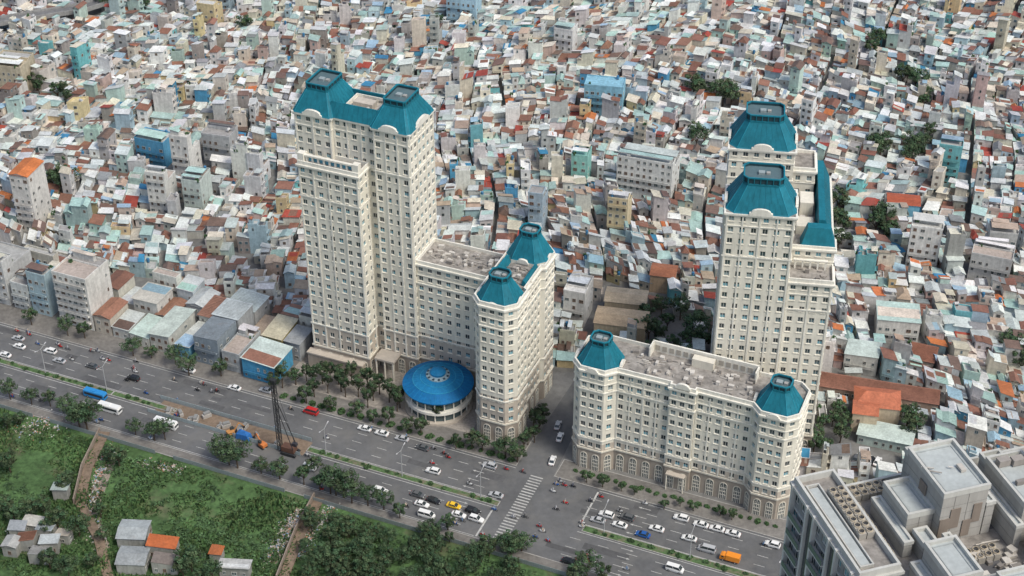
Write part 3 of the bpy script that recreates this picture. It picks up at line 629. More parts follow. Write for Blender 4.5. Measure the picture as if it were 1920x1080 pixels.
def house(q,S,r,fl=None,rt=None,wc=None,rc=None):
    fixed=rc is not None; sp=fl is not None
    wcn=pick(WP,r) if wc is None else wc; rcn=pick(RP,r) if rc is None else rc; wc=wcn[0]; rc=rcn[0]
    q=offset(q,r.uniform(.0,.05))
    if fl is None: fl=r.choices([1,2,3,4,5,6],[55,35,7,2,.8,.3])[0]
    L=hypot(q[2][0]-q[1][0],q[2][1]-q[1][1]); ns=1 if L<4.8 else (2 if L<8.4 else 3)
    if r.random()<.15: ns=max(1,ns-1)
    if fixed: ns=1
    elif sp: ns=min(2,ns)
    vv=[0]+sorted(r.uniform(.25,.75) for _ in range(ns-1))+[1]
    if ns==3: vv=[0,r.uniform(.25,.4),r.uniform(.6,.75),1]
    ftype=None
    for i in range(ns):
        f=max(1,fl-(r.choice([0,0,1,1,2]) if i else 0)); h=f*FL*(1.17 if sp else 1)+r.uniform(-.3,.8)
        b=subq(q,0,1,vv[i]+(.004 if i else 0),vv[i+1])
        t=rt or (r.choices(['lean','gable','flat','hip'],[66,21,11,2])[0] if f<3 else r.choices(['lean','flat','gable','hip'],[46,46,5,3])[0])
        rr=rc if (fixed or r.random()<.5) else pick(RP,r)[0]
        seg(b,h,t,S,r,wc,rr,ribs=(fixed and r.random()<.4)); ftype=ftype or t
        if t=='flat': extras(b,h,S,r,wc,rr)
    return fl,wcn[1],rcn[1],ftype
HWT=[win_template(((.05,.065,.07),(.045,.05,.055)),(.45,.44,.41)),win_template(((.1,.14,.15),(.07,.1,.11)),(.55,.55,.52)),win_template(((.14,.11,.09),(.05,.05,.05)),(.25,.18,.14))]
HWM=[w.mesh('window',[M_FAC,M_GLASS]) for w in HWT]
simple=[]
for g in((.05,.06,.065),(.11,.16,.18),(.14,.11,.09)):
    m=MB(); m.box(0,.02,-.85,1.5,.06,1.7,(.47,.47,.44),0,bot=True); m.face([(-.62,-.03,-.72),(.62,-.03,-.72),(.62,-.03,.72),(-.62,-.03,.72)],g,2); simple.append(m)
tk=MB(); tk.tube((-.7,0,.95),(.7,0,.95),.48,10,(.55,.55,.55)); 
for x in(-.5,.5): tk.box(x,0,0,.1,.8,.5,(.2,.2,.2))
tk2=MB(); tk2.cyl(0,0,.3,.5,1.3,10,(.06,.2,.36)); tk2.cyl(0,0,1.6,.5,.2,10,(.06,.2,.36),0,.2); tk2.box(0,0,0,.8,.8,.3,(.2,.2,.2))
TKM=[tk.mesh('water_tank',[M_PLAIN]),tk2.mesh('water_tank',[M_PLAIN])]
def warp(p):
    X,Y=p
    return (X+9*sin(Y/55+1)+5*sin(X/37+Y/51)+1.2*sin(Y/17+X/23), Y+9*sin(X/68+.5)+5*sin(X/31-Y/43)+1.2*sin(X/13+Y/29))
LOTS=[]
def cut(q,r):
    l1=hypot(q[1][0]-q[0][0],q[1][1]-q[0][1]); l2=hypot(q[2][0]-q[1][0],q[2][1]-q[1][1])
    l3=hypot(q[3][0]-q[2][0],q[3][1]-q[2][1]); l4=hypot(q[0][0]-q[3][0],q[0][1]-q[3][1])
    a=(l1+l3)/2;b=(l2+l4)/2; lo,hi=min(a,b),max(a,b)
    if hi<=4.5 or (lo<=4.3 and hi<=8.8): 
        if a>b: q=q[1:]+q[:1]
        LOTS.append(q); return
    if hi>70: g=r.uniform(1.3,2.6)
    elif hi>22 and lo>11: g=r.uniform(.5,1.3)
    elif lo<12: g=0.0
    else: g=r.choice([0,.3,.7])
    big=hi>30
    t=.5+r.uniform(-.14,.14)
    along=a>=b
    Ls=a if along else b; e=g/2/Ls; j=r.uniform(-.07,.07) if big else r.uniform(-.025,.025)
    if along:
        m=lambda t0: lerp(q[0],q[1],t0+j); n=lambda t0: lerp(q[3],q[2],t0-j)
        cut([q[0],m(t-e),n(t-e),q[3]],r); cut([m(t+e),q[1],q[2],n(t+e)],r)
    else:
        m=lambda t0: lerp(q[1],q[2],t0+j); n=lambda t0: lerp(q[0],q[3],t0-j)
        cut([q[0],q[1],m(t-e),n(t-e)],r); cut([n(t+e),m(t+e),q[2],q[3]],r)
r=random.Random(21)
th=radians(-16); c0=(0,520)
def rt_(x,y): return (c0[0]+x*cos(th)-y*sin(th), c0[1]+x*sin(th)+y*cos(th))
cut([rt_(-400,-330),rt_(400,-330),rt_(400,330),rt_(-400,330)],r)
LM=[(1130,218,15,8,4,((.26,.5,.62),'blue'),'flat',None),(1205,375,20,12,5,((.72,.73,.7),'white'),'flat',None),(285,310,12,8,3,((.12,.36,.55),'blue'),'flat',None),(1770,350,8,8,5,((.2,.5,.52),'turquoise'),'flat',None),(1055,108,8,7,4,((.72,.72,.7),'white'),'flat',None),(865,48,13,9,4,((.4,.58,.68),'blue'),'flat',None),(55,435,7,11,7,((.68,.66,.62),'white'),'gable',((.55,.18,.06),'orange')),(345,345,7,9,6,((.7,.69,.65),'white'),'flat',None),(300,402,7,9,5,((.7,.7,.66),'white'),'flat',None),(410,312,11,8,4,((.42,.43,.43),'grey'),'flat',None),(365,400,7,9,4,((.55,.62,.58),'pale green'),'flat',None),(1725,505,10,9,5,((.7,.7,.67),'white'),'flat',None),(1690,412,11,7,2,((.2,.46,.6),'blue'),'gable',((.4,.1,.05),'orange')),(1003,440,5,9,5,((.38,.48,.55),'pale blue'),'flat',None),(1155,450,7,8,5,((.66,.57,.38),'cream'),'flat',None),(480,350,5,8,4,((.64,.64,.64),'white'),'flat',None),(1640,797,13,9,2,((.62,.52,.38),'cream'),'hip',((.46,.15,.08),'orange')),(1617,812,7,6,2,((.62,.52,.38),'cream'),'gable',((.46,.15,.08),'orange')),(1655,842,15,7,1,((.5,.6,.55),'pale green'),'lean',((.5,.58,.53),'pale green')),(1640,757,36,6,1,((.4,.3,.24),'grey'),'lean',((.24,.115,.08),'rust-brown')),(1240,550,8,7,2,((.58,.42,.28),'yellow'),'gable',((.38,.15,.08),'orange')),(1680,640,13,11,2,((.66,.66,.62),'white'),'lean',((.45,.58,.53),'pale green')),(1850,530,13,9,3,((.55,.55,.53),'grey'),'flat',None),(20,180,13,12,4,((.52,.46,.34),'beige'),'flat',None),(390,60,8,8,4,((.6,.5,.3),'yellow'),'flat',None),(1870,500,9,10,4,((.5,.5,.48),'grey'),'flat',None),(1085,350,6,7,4,((.3,.6,.54),'turquoise'),'flat',None),(1160,645,16,9,2,((.6,.5,.36),'cream'),'gable',((.5,.38,.25),'cream')),(1075,610,7,10,4,((.72,.71,.68),'white'),'flat',None),(1710,690,12,9,1,((.5,.4,.33),'beige'),'lean',((.25,.11,.07),'rust-brown')),(1610,700,10,8,2,((.6,.6,.56),'white'),'lean',((.5,.58,.54),'pale green')),(1170,600,13,8,2,((.6,.5,.36),'cream'),'gable',((.52,.42,.29),'cream'))]
SH=[(-157.5,8,12.5,12,6,((.7,.69,.65),'white'),'flat',None),(-171.5,9,7,13,5,((.42,.54,.58),'pale blue'),'flat',None),(-179,9,6.5,12,3,((.6,.62,.6),'grey'),'flat',None),(-190,9,12,14,5,((.55,.56,.55),'grey'),'flat',None),(-147.5,8,6,10,2,((.55,.5,.42),'beige'),'gable',((.3,.15,.1),'rust-brown')),(-141,8,6,9,1,((.6,.6,.55),'cream'),'lean',((.5,.53,.5),'light grey')),(-139.5,20,9,9,2,((.64,.64,.6),'white'),'lean',((.5,.48,.42),'cream')),(-133.5,7,7,11,1,((.6,.6,.55),'white'),'lean',((.47,.57,.51),'pale green')),(-126,7,7,15,2,((.55,.55,.5),'grey'),'lean',((.5,.56,.5),'pale green')),(-132.5,19,6,10,1,((.55,.55,.5),'cream'),'gable',((.28,.15,.1),'rust-brown')),(-109,7,8.5,11,3,((.25,.3,.34),'grey'),'lean',((.2,.23,.25),'dark grey')),(-109,18.6,9,9,3,((.4,.42,.43),'grey'),'lean',((.46,.5,.5),'light grey')),(-109.5,28.2,10,9,2,((.55,.55,.53),'white'),'lean',((.52,.58,.56),'off-white')),(-100.6,7,6,13,2,((.45,.47,.47),'grey'),'flat',None),(-100.6,20.5,5.5,12,1,((.5,.47,.42),'beige'),'lean',((.42,.33,.25),'tan')),(-118,7,5.4,14,1,((.14,.36,.52),'blue'),'lean',((.58,.6,.56),'off-white')),(-118,21.5,5.4,10,2,((.55,.55,.5),'cream'),'lean',((.3,.16,.11),'rust-brown')),(-90.5,6,11,11,2,((.08,.32,.52),'blue'),'lean',((.52,.6,.56),'off-white')),(-93,19,6.5,10,2,((.66,.55,.25),'yellow'),'lean',((.55,.5,.36),'cream')),(-86,19,5,8,2,((.4,.42,.43),'grey'),'lean',((.3,.31,.31),'dark grey')),(-154,22,6.5,9,2,((.6,.58,.5),'cream'),'gable',((.2,.1,.07),'rust-brown')),(-147,21,6,9,1,((.6,.6,.58),'white'),'lean',((.55,.58,.56),'off-white')),(-166,24,6,9,2,((.6,.58,.5),'cream'),'lean',((.5,.53,.5),'light grey')),(-173,25,7,10,2,((.6,.55,.45),'cream'),'lean',((.24,.12,.08),'rust-brown')),(-184,26,12,10,3,((.6,.58,.5),'cream'),'flat',None),(-124,25,7,9,2,((.5,.5,.5),'grey'),'gable',((.5,.52,.5),'light grey')),(-131,30,6,7,2,((.5,.56,.58),'pale blue'),'lean',((.55,.57,.55),'off-white')),(-86,29,6,9,3,((.66,.66,.6),'white'),'flat',None),(-93,30,6,7,2,((.6,.6,.6),'white'),'lean',((.3,.16,.11),'rust-brown')),(-139,31,9,6,3,((.66,.66,.6),'white'),'flat',None),(-205,9,14,14,3,((.5,.45,.4),'beige'),'lean',((.5,.52,.5),'light grey'))]
NS=[(248,1030,7.5,7,1,'gable',((.36,.39,.39),'light grey')),(247,1078,7.5,6.5,1,'gable',((.3,.32,.32),'dark grey')),(305,1048,7.5,4.2,1,'lean',((.46,.13,.045),'orange')),(405,1055,3.2,3,1,'hip',((.46,.15,.06),'orange')),(115,940,4,3.4,1,'lean',((.38,.44,.4),'pale green')),(60,1000,4.6,3.4,1,'lean',((.45,.44,.4),'cream')),(85,1015,4.6,3.4,1,'lean',((.38,.42,.44),'light grey')),(50,1035,5,3.4,1,'lean',((.24,.12,.08),'rust-brown')),(95,1040,4.6,3.4,1,'lean',((.45,.48,.47),'off-white')),(20,1045,4,4,1,'gable',((.38,.38,.36),'light grey')),(310,1078,6.5,4,1,'lean',((.2,.17,.15),'dark grey')),(440,1084,8,2.8,1,'lean',((.45,.45,.43),'off-white')),(75,1060,5.5,4,1,'lean',((.34,.34,.33),'dark grey')),(35,1015,4,3.4,1,'lean',((.3,.32,.33),'dark grey')),(118,1022,3.8,3,1,'lean',((.4,.36,.3),'tan'))]
def rect(cx,cy,w,d,phi):
    f=lambda x,y:(cx+x*cos(phi)-y*sin(phi),cy+x*sin(phi)+y*cos(phi))
    return [f(-w/2,0),f(w/2,0),f(w/2,d),f(-w/2,d)]
special=[];SPR=[]
for (u,v,w,d,fl,wc,rt,rc) in LM:
    x,y=G(u,v); a=radians(r.uniform(-22,-8)); special.append((rect(x,y,w,d,a),fl,rt,wc,rc)); SPR.append((x,y,a,w,d))
for (s,w0,w,d,fl,wc,rt,rc) in SH: special.append((rect(*RW(s,w0),w,d,PHI),fl,rt,wc,rc))
for (u,v,w,d,fl,rt,rc) in NS:
    x,y=G(u,v); a=radians(r.uniform(-12,4)) if u<200 or u>350 else radians(-3); special.append((rect(x,y,w,d,a),fl,rt,((.36,.36,.33),'grey'),rc))
VIA=[G(-300,120),G(0,60),G(160,34),G(420,-50)]
VIB=[G(1700,-40),G(1800,-2),G(1930,22),G(2200,70)]
def segdist(p,a,b):
    ax,ay=a;bx,by=b;t=((p[0]-ax)*(bx-ax)+(p[1]-ay)*(by-ay))/((bx-ax)**2+(by-ay)**2);t=max(0,min(1,t))
    return hypot(p[0]-ax-t*(bx-ax),p[1]-ay-t*(by-ay))
STREETS=[([RW(0,0),RW(0,45)],4.0),([RW(0,45),RW(-8,95)],1.4),(VIA,3.5),(VIB,6),([G(560,560),G(430,470),G(200,420),G(-50,395)],.3)]
def blocked(p):
    s,w=SW(*p)
    if w<4: return True
    if s<-81 and w<37 and s>-213: return True
    if -88<s<-4 and w<44.5: return True
    if 4<s<77 and w<26: return True
    x2,y2=inv2(T0,PHI2,*p)
    if -3.6<x2<32 and -4<y2<50: return True
    for (cx,cy,a,ww,dd) in SPR:
        X,Y=inv2((cx,cy),a,*p)
        if abs(X)<ww/2+2.1 and -3.0<Y<dd+3.0: return True
    for a,b in TREES:
        if abs(p[0]-a)<2.8 and abs(p[1]-b)<2.8: return True
    if hypot(p[0]-47,p[1]-402)<9: return True
    for pts,hw in STREETS:
        for a,b in zip(pts,pts[1:]):
            if segdist(p,a,b)<hw+1.8: return True
    pk=G(1625,872)
    if abs(p[0]-pk[0])<11 and abs(p[1]-pk[1])<5: return True
    return False
lots=[]
for q in LOTS:
    q=[warp(p) for p in q]; c=(sum(p[0] for p in q)/4,sum(p[1] for p in q)/4)
    dep=c[1]*cos(TH)+CAMH*sin(TH)
    if c[1]<330 or c[1]>700 or abs(c[0])>dep*.32+24: continue
    if blocked(c): continue
    lots.append((dep,c,q))
lots.sort(key=lambda t:t[0])
def orient(q):
    m0=((q[0][1]+q[1][1])/2,(q[2][1]+q[3][1])/2)
    return q if m0[0]<=m0[1] else q[2:]+q[:2]
bulk=MB()
def place_house(q,rr,args,individual,lab=None):
    q=orient(q)
    if individual:
        c=(sum(p[0] for p in q)/4,sum(p[1] for p in q)/4,0)
        S=Sink(MB(),MB(),[],[]); fl,wn,rn,ft=house(q,S,rr,*args)
        e=S.wall.obj('house',[M_WALL],loc=c,origin=c)
        st=['','single-storey','two-storey','three-storey','four-storey','five-storey','six-storey','seven-storey'][fl]
        rf='flat roof terrace' if ft=='flat' else rn+(' tiled hip roof' if ft=='hip' else ' metal roof')
        tag(e,lab or f'{wn} {st} narrow house with {rf}','house','houses packed along the alleys')
        if S.roof.f: S.roof.obj('roof',[M_WALL,M_ROOF],parent=e,origin=c)
        for k,(x,y,z,a,w,h) in enumerate(S.win):
            o=mko('window',rr.choice(HWM),(x-c[0],y-c[1],z),a+pi/2,e); o.scale=(w/1.5,1,h/1.7)
        for (x,y,z,t) in S.tank: mko('water_tank',TKM[0 if t<.7 else 1],(x-c[0],y-c[1],z),t*9,e)
    else:
        S=Sink(bulk,bulk,[],[]); house(q,S,rr,*args)
        for (x,y,z,a,w,h) in S.win: bulk.add(rr.choice(simple),x,y,z,a+pi/2,w/1.5,h/1.7)
        for (x,y,z,t) in S.tank: bulk.add(tk if t<.7 else tk2,x,y,z,t*9)
rr=random.Random(5)
for q,fl,rt,wc,rc in special: place_house(q,rr,(fl,rt,wc,rc),True)
NI=300-len(special)
for i,(d,c,q) in enumerate(lots): place_house(q,rr,(),i<NI)
b=bulk.obj('house',[M_WALL,M_ROOF,M_GLASS]); b['kind']='stuff'; tag(b,'densely packed low houses with weathered metal roofs','houses')
print('LOTS',len(lots),'bulkfaces',len(bulk.f))
def viaduct(VV,hw,dz,deck,edge,lab):
    m=MB()
    for a,b_ in zip(VV,VV[1:]):
        d=Vector((b_[0]-a[0],b_[1]-a[1])).normalized(); n=(-d.y*hw,d.x*hw)
        P=[(a[0]-n[0],a[1]-n[1]),(b_[0]-n[0],b_[1]-n[1]),(b_[0]+n[0],b_[1]+n[1]),(a[0]+n[0],a[1]+n[1])]
        m.prism(P,dz,dz+1.2,edge,tcol=deck,bot=True); m.ring(P,offset(P,.3),dz+1.2,dz+2.0,edge)
        for k in range(4):
            p=lerp(a,b_,(k+.5)/4); m.cyl(p[0],p[1],0,.9,dz,10,edge)
    tag(m.obj('viaduct',[M_WALL]),lab,'bridge')
viaduct(VIA,3,4,(.2,.2,.2),(.34,.34,.33),'grey concrete elevated road on round piers')
viaduct(VIB,5,7,(.08,.08,.08),(.13,.125,.12),'dark elevated road structure on round piers')
# ---------------- vehicles
def ringx(x,zb,zt,hw,tw=.93):
    zm=zb+(zt-zb)*.55
    return [(x,-hw*.9,zb),(x,-hw,zm),(x,-hw*tw,zt),(x,hw*tw,zt),(x,hw,zm),(x,hw*.9,zb)]
def wheel(e,x,y,r,w=.2):
    m=MB(); m.tube((0,-w/2,0),(0,w/2,0),r,12,(.02,.02,.02)); m.tube((0,-w/2-.01,0),(0,w/2+.01,0),r*.55,8,(.4,.4,.4)); o=m.obj('wheel',[M_PLAIN],(x,y,r),0,e)
def car_proto(L=4.4,W=1.78,h=1.46,cab=(-1.75,-1.2,.45,1.15),label='',name='car',cat='car'):
    e=mko(name,None); m=MB(); a=L/2; hw=W/2; bl=h*.6
    m.loft([ringx(-a,.38,bl*.85,hw*.86),ringx(-a+.18,.24,bl*1.0,hw*.97),ringx(-a*.5,.22,bl*1.03,hw),ringx(a*.35,.22,bl*1.0,hw),ringx(a-.45,.24,bl*.88,hw*.97),ringx(a-.1,.3,bl*.72,hw*.88),ringx(a,.36,bl*.6,hw*.8)],(1,1,1))
    c0,c1,c2,c3=cab; t=h; m.slab([(c1,-hw*.74,t),(c2,-hw*.74,t),(c2,hw*.74,t),(c1,hw*.74,t)],.05,(1,1,1))
    for y in(-1,1):
        for x0,x1 in((c0,c1),(c3,c2)): m.tube((x0,y*hw*.88,bl),(x1,y*hw*.76,t-.02),.05,4,(1,1,1))
        m.tube(((c0+c3)/2,y*hw*.9,bl),((c1+c2)/2,y*hw*.76,t-.02),.05,4,(1,1,1)); m.box(c3-.15,y*(hw+.08),bl,.16,.16,.12,(1,1,1))
    m.obj('body',[M_CAR],parent=e)
    m=MB(); A=[(c0,-hw*.87,bl-.03),(c3,-hw*.87,bl-.03),(c3,hw*.87,bl-.03),(c0,hw*.87,bl-.03)];Bt=[(c1,-hw*.73,t-.05),(c2,-hw*.73,t-.05),(c2,hw*.73,t-.05),(c1,hw*.73,t-.05)]
    m.loft([A,Bt],(.03,.04,.045),1,False); m.obj('windows',[M_PLAIN,M_GLASS],parent=e)
    for x in(-a*.62,a*.62):
        for y in(-hw+.08,hw-.08): wheel(e,x,y,.32)
    for y in(-.6,.6):
        m=MB(); m.box(a-.1,y*hw,bl*.62,.16,.34,.14,(.7,.7,.66),bot=True); m.obj('headlight',[M_PLAIN],parent=e)
        m=MB(); m.box(-a+.03,y*hw*1.1,bl*.7,.14,.3,.16,(.35,.02,.015),bot=True); m.obj('tail_light',[M_PLAIN],parent=e)
    tag(e,label,cat,'cars on the avenue'); return Proto(e)
SED=car_proto(label='sedan on the asphalt avenue',cab=(-1.65,-1.0,.35,1.15))
SUV=car_proto(4.5,1.84,1.72,(-2.05,-1.75,.35,1.05),'boxy suv on the asphalt avenue','sport_utility_car')
VAN=car_proto(5.0,1.9,2.1,(-2.4,-2.3,1.2,1.95),'van on the asphalt avenue','van','van')
def bus_proto(L=8.6,W=2.35,h=2.95,lab='',name='bus'):
    e=mko(name,None); m=MB(); a=L/2;hw=W/2
    rg_=lambda x,zb,zt,k:[(x,-hw*k,zb),(x,-hw*k,zt-.25),(x,-hw*k*.88,zt),(x,hw*k*.88,zt),(x,hw*k,zt-.25),(x,hw*k,zb)]
    m.loft([rg_(-a,.5,h-.2,.95),rg_(-a+.15,.4,h,1),rg_(a-.35,.4,h,1),rg_(a-.05,.4,h-.5,.96),rg_(a,.5,1.4,.93)],(1,1,1))
    m.box(-.5,0,h,1.8,1.3,.18,(1,1,1)); m.obj('body',[M_CAR],parent=e)
    for y in(-1,1):
        m=MB(); m.box(-.1,y*(hw+.01),1.35,L*.86,.03,.95,(.02,.03,.035),0,0,True); m.obj('side_windows',[M_GLASS],parent=e)
    m=MB(); m.face([(a+.02,-hw*.85,1.35),(a+.02,hw*.85,1.35),(a-.06,hw*.85,h-.5),(a-.06,-hw*.85,h-.5)],(.02,.03,.035)); m.obj('windscreen',[M_GLASS],parent=e)
    for x in(-a*.6,a*.62):
        for y in(-hw+.1,hw-.1): wheel(e,x,y,.46,.26)
    tag(e,lab,'bus','buses on the avenue'); return Proto(e)
BUS=bus_proto(lab='white bus on the asphalt avenue')
def truck_proto():
    e=mko('truck',None); m=MB(); m.loft([ringx(1.2,.5,2.1,.95),ringx(1.9,.5,2.15,.95),ringx(2.6,.5,1.9,.93),ringx(2.8,.5,1.2,.9)],(1,1,1)); m.box(-.9,0,.75,3.9,2.0,1.7,(1,1,1),bot=True); m.obj('body',[M_CAR],parent=e)
    m=MB(); m.face([(2.63,-.8,1.25),(2.63,.8,1.25),(2.45,.75,1.95),(2.45,-.75,1.95)],(.02,.03,.03)); m.box(1.9,0,1.4,.7,1.93,.5,(.02,.03,.03)); m.obj('windscreen',[M_GLASS],parent=e)
    m=MB(); m.box(0,0,.45,5.2,.9,.28,(.05,.05,.05)); m.obj('chassis',[M_PLAIN],parent=e)
    for x in(-1.7,1.8):
        for y in(-.85,.85): wheel(e,x,y,.4,.25)
    tag(e,'small box truck on the asphalt avenue','truck'); return Proto(e)
TRK=truck_proto()
W_=(.76,.76,.74);S_=(.44,.45,.46);K_=(.02,.021,.024);D_=(.1,.105,.11);Y_=(.8,.5,.03);B_=(.02,.1,.33);R_=(.5,.03,.03);OR=(.8,.27,.03)
CN={W_:'white',S_:'silver',K_:'black',D_:'dark grey',Y_:'yellow',B_:'blue',R_:'red',OR:'orange'}
def veh(P,u,v,col,ang=None,on='on the asphalt avenue',z=.03):
    x,y=G(u,v); s,w=SW(x,y); a=(PHI if w<-16 else PHI+pi) if ang is None else ang
    if w>0 and ang is None: z=.16
    o=P.spawn((x,y,z),a+random.uniform(-.03,.03),.95,col); kn={id(SED):'sedan',id(SUV):'boxy suv',id(VAN):'van',id(BUS):'bus',id(TRK):'box truck'}[id(P)]
    o['label']=f'{CN[col]} {kn} {on}'
for P,u,v,c in((SED,35,637,S_),(SED,37,652,W_),(SUV,95,661,W_),(SED,112,679,S_),(SED,173,689,D_),(SUV,250,712,K_),(SED,355,697,W_),(VAN,583,775,R_),(SED,684,806,W_),(SED,716,815,W_),(SED,754,825,S_),(SED,792,842,D_),(SUV,812,886,W_),(SUV,918,876,S_),(SED,930,931,S_),(SUV,714,923,W_),(SUV,580,879,W_),(SED,783,930,D_),(SED,791,948,W_),(SED,813,941,K_),(VAN,800,969,W_),(SED,851,951,Y_),(SED,860,968,W_),(SUV,887,961,K_),(SUV,893,976,W_),(SUV,1137,968,W_),(SED,1121,978,S_),(SUV,1175,973,D_),(SED,1162,987,W_),(SED,1205,1005,B_),(SED,1231,994,W_),(SUV,1277,974,W_),(SED,1292,1012,W_),(SED,1314,986,W_),(SED,1344,994,W_),(SED,1374,1003,W_),(VAN,1325,1033,S_),(TRK,1368,1051,OR),(SUV,1448,1024,W_),(VAN,1265,1070,W_),(SED,1067,1056,K_),(SED,499,735,S_),(SED,440,730,W_),(SED,640,690,K_),(SED,10,668,W_)): veh(P,u,v,c)
for u,v,c in((1050,822,W_),(1036,866,W_),(1046,800,S_)): veh(SED,u,v,c,radians(75),'parked on the side street')
for i,(u,v,c) in enumerate(((1605,862,D_),(1618,864,R_),(1632,866,K_),(1645,868,W_),(1600,880,S_),(1622,884,D_))): veh(SED,u,v,c,radians(60),'parked in a small lot')
for u,v,c in((180,745,(.03,.24,.55)),(207,771,W_),(312,800,W_),):
    x,y=G(u,v); o=BUS.spawn((x,y,.03),PHI,.85,c); o['label']='blue and white bus on the avenue' if c!=W_ else 'white bus on the asphalt avenue'
e=mko('motorbike',None); m=MB()
m.loft([[(x,-w,zb),(x,w,zb),(x,w*.8,zt),(x,-w*.8,zt)] for x,w,zb,zt in((-.75,.08,.6,.75),(-.4,.14,.4,.78),(.05,.12,.3,.7),(.3,.1,.35,.5),(.45,.13,.5,.95),(.6,.1,.6,.98))],(1,1,1)); m.tube((.48,-.33,1.03),(.48,.33,1.03),.025,5,(1,1,1)); m.tube((.48,0,.95),(.68,0,.3),.04,5,(1,1,1)); m.obj('body',[M_CAR],parent=e)
for x in(-.62,.68): wheel(e,x,0,.29,.1)
tag(e,'small motorbike riding on the avenue','motorbike','motorbikes on the avenue'); MOT=Proto(e)
def rider_mesh():
    V=[(-.2,0,.85),(-.12,0,1.1),(-.05,0,1.32),(-.02,0,1.45),(.02,0,1.6),(-.05,.18,1.3),(.18,.24,1.12),(.42,.26,1.05),(-.05,-.18,1.3),(.18,-.24,1.12),(.42,-.26,1.05),(.2,.14,.8),(.12,.15,.4),(.24,.15,.36),(.2,-.14,.8),(.12,-.15,.4),(.24,-.15,.36)]
    E=[(0,1),(1,2),(2,3),(3,4),(2,5),(5,6),(6,7),(2,8),(8,9),(9,10),(0,11),(11,12),(12,13),(0,14),(14,15),(15,16)]
    R=[.15,.14,.16,.06,.11,.07,.05,.04,.07,.05,.04,.09,.06,.05,.09,.06,.05]
    me=bpy.data.meshes.new('rider'); me.from_pydata(V,E,[]); o=bpy.data.objects.new('rider_tmp',me); COL.objects.link(o)
    md=o.modifiers.new('s','SKIN'); 
    for i,sv in enumerate(me.skin_vertices[0].data): sv.radius=(R[i],R[i]); sv.use_root=(i==0)
    o.modifiers.new('u','SUBSURF').levels=1
    dg=bpy.context.evaluated_depsgraph_get(); nm=bpy.data.meshes.new_from_object(o.evaluated_get(dg)); bpy.data.objects.remove(o); return nm
rm=rider_mesh(); rm.materials.clear(); rm.materials.append(M_CAR)
ro=mko('person',rm); hm=MB(); hm.loft([[(.02+q*cos(t*pi/4),q*sin(t*pi/4),z) for t in range(8)] for q,z in((.12,1.56),(.145,1.64),(.12,1.74),(.05,1.79))],(.3,.3,.32)); hm.obj('helmet',[M_PLAIN],parent=ro)
tag(ro,'motorbike rider in helmet seated on small motorbike','person','motorbike riders'); RID=Proto(ro)
r=random.Random(4)
for i in range(95):
    if i<70: s=r.uniform(-185,75); w=r.choice([r.uniform(-4,-.8),r.uniform(-13,-1),r.uniform(-30,-26),r.uniform(-29,-18)])
    else: s=r.uniform(-175,-90); w=r.uniform(-5,0)
    if i>85: s=r.uniform(0,22); w=r.uniform(-26,-4)
    x,y=RW(s,w); a=(PHI if w<-16 else PHI+pi)+r.uniform(-.1,.1); sc=1.05
    MOT.spawn((x,y,.03),a,sc,r.choice([K_,R_,B_,S_,D_,W_])); RID.spawn((x,y,.05),a,sc,r.choice([(.05,.06,.1),(.4,.4,.42),(.3,.05,.04),(.1,.2,.35),(.5,.4,.3),(.03,.03,.03)]),'person')
x,y=G(545,850); e=tag(mko('piling_rig',None,(x,y,0),PHI),'dark tall piling rig with lattice mast on road works','construction machine')
dk=(.03,.032,.035); m=MB(); 
for yy in(-1.3,1.3): m.loft([[(xx,yy-.35,zb),(xx,yy+.35,zb),(xx,yy+.35,zt),(xx,yy-.35,zt)] for xx,zb,zt in((-2.4,.4,.7),(-1.9,.05,1.0),(1.9,.05,1.0),(2.4,.4,.7))],dk)
m.obj('tracks',[M_PLAIN],parent=e); m=MB(); m.box(-.3,0,1.1,4.0,2.3,1.6,(.13,.07,.05)); m.box(1.2,.7,2.7,1.4,1.0,1.0,(.05,.05,.06)); m.obj('cab',[M_PLAIN],parent=e)
m=MB(); hh=25
for a in(-.5,.5):
    for b_ in(-.5,.5): m.tube((-3.3+a,b_,.5),(-3.3+a,b_,hh),.11,4,dk)
z=.5
while z<hh-1.5:
    for b_ in(-.5,.5): m.tube((-3.8,b_,z),(-2.8,b_,z+1.5),.06,4,dk); m.tube((-3.8,b_,z+1.5),(-2.8,b_,z+1.5),.06,4,dk)
    for a in(-3.8,-2.8): m.tube((a,-.5,z),(a,.5,z+1.5),.06,4,dk)
    z+=1.5
m.box(-3.3,0,hh,1.6,1.3,.8,dk); m.obj('mast',[M_PLAIN],parent=e)
m=MB()
for b_ in(-1,1): m.tube((-2.9,b_*.5,17),(1.6,b_*1.1,2.6),.13,5,dk)
m.tube((-3.3,0,hh+.6),(2,0,3),.05,4,dk); m.tube((-4.2,0,hh),(-4.2,0,3),.05,4,dk); m.obj('stay',[M_PLAIN],parent=e)
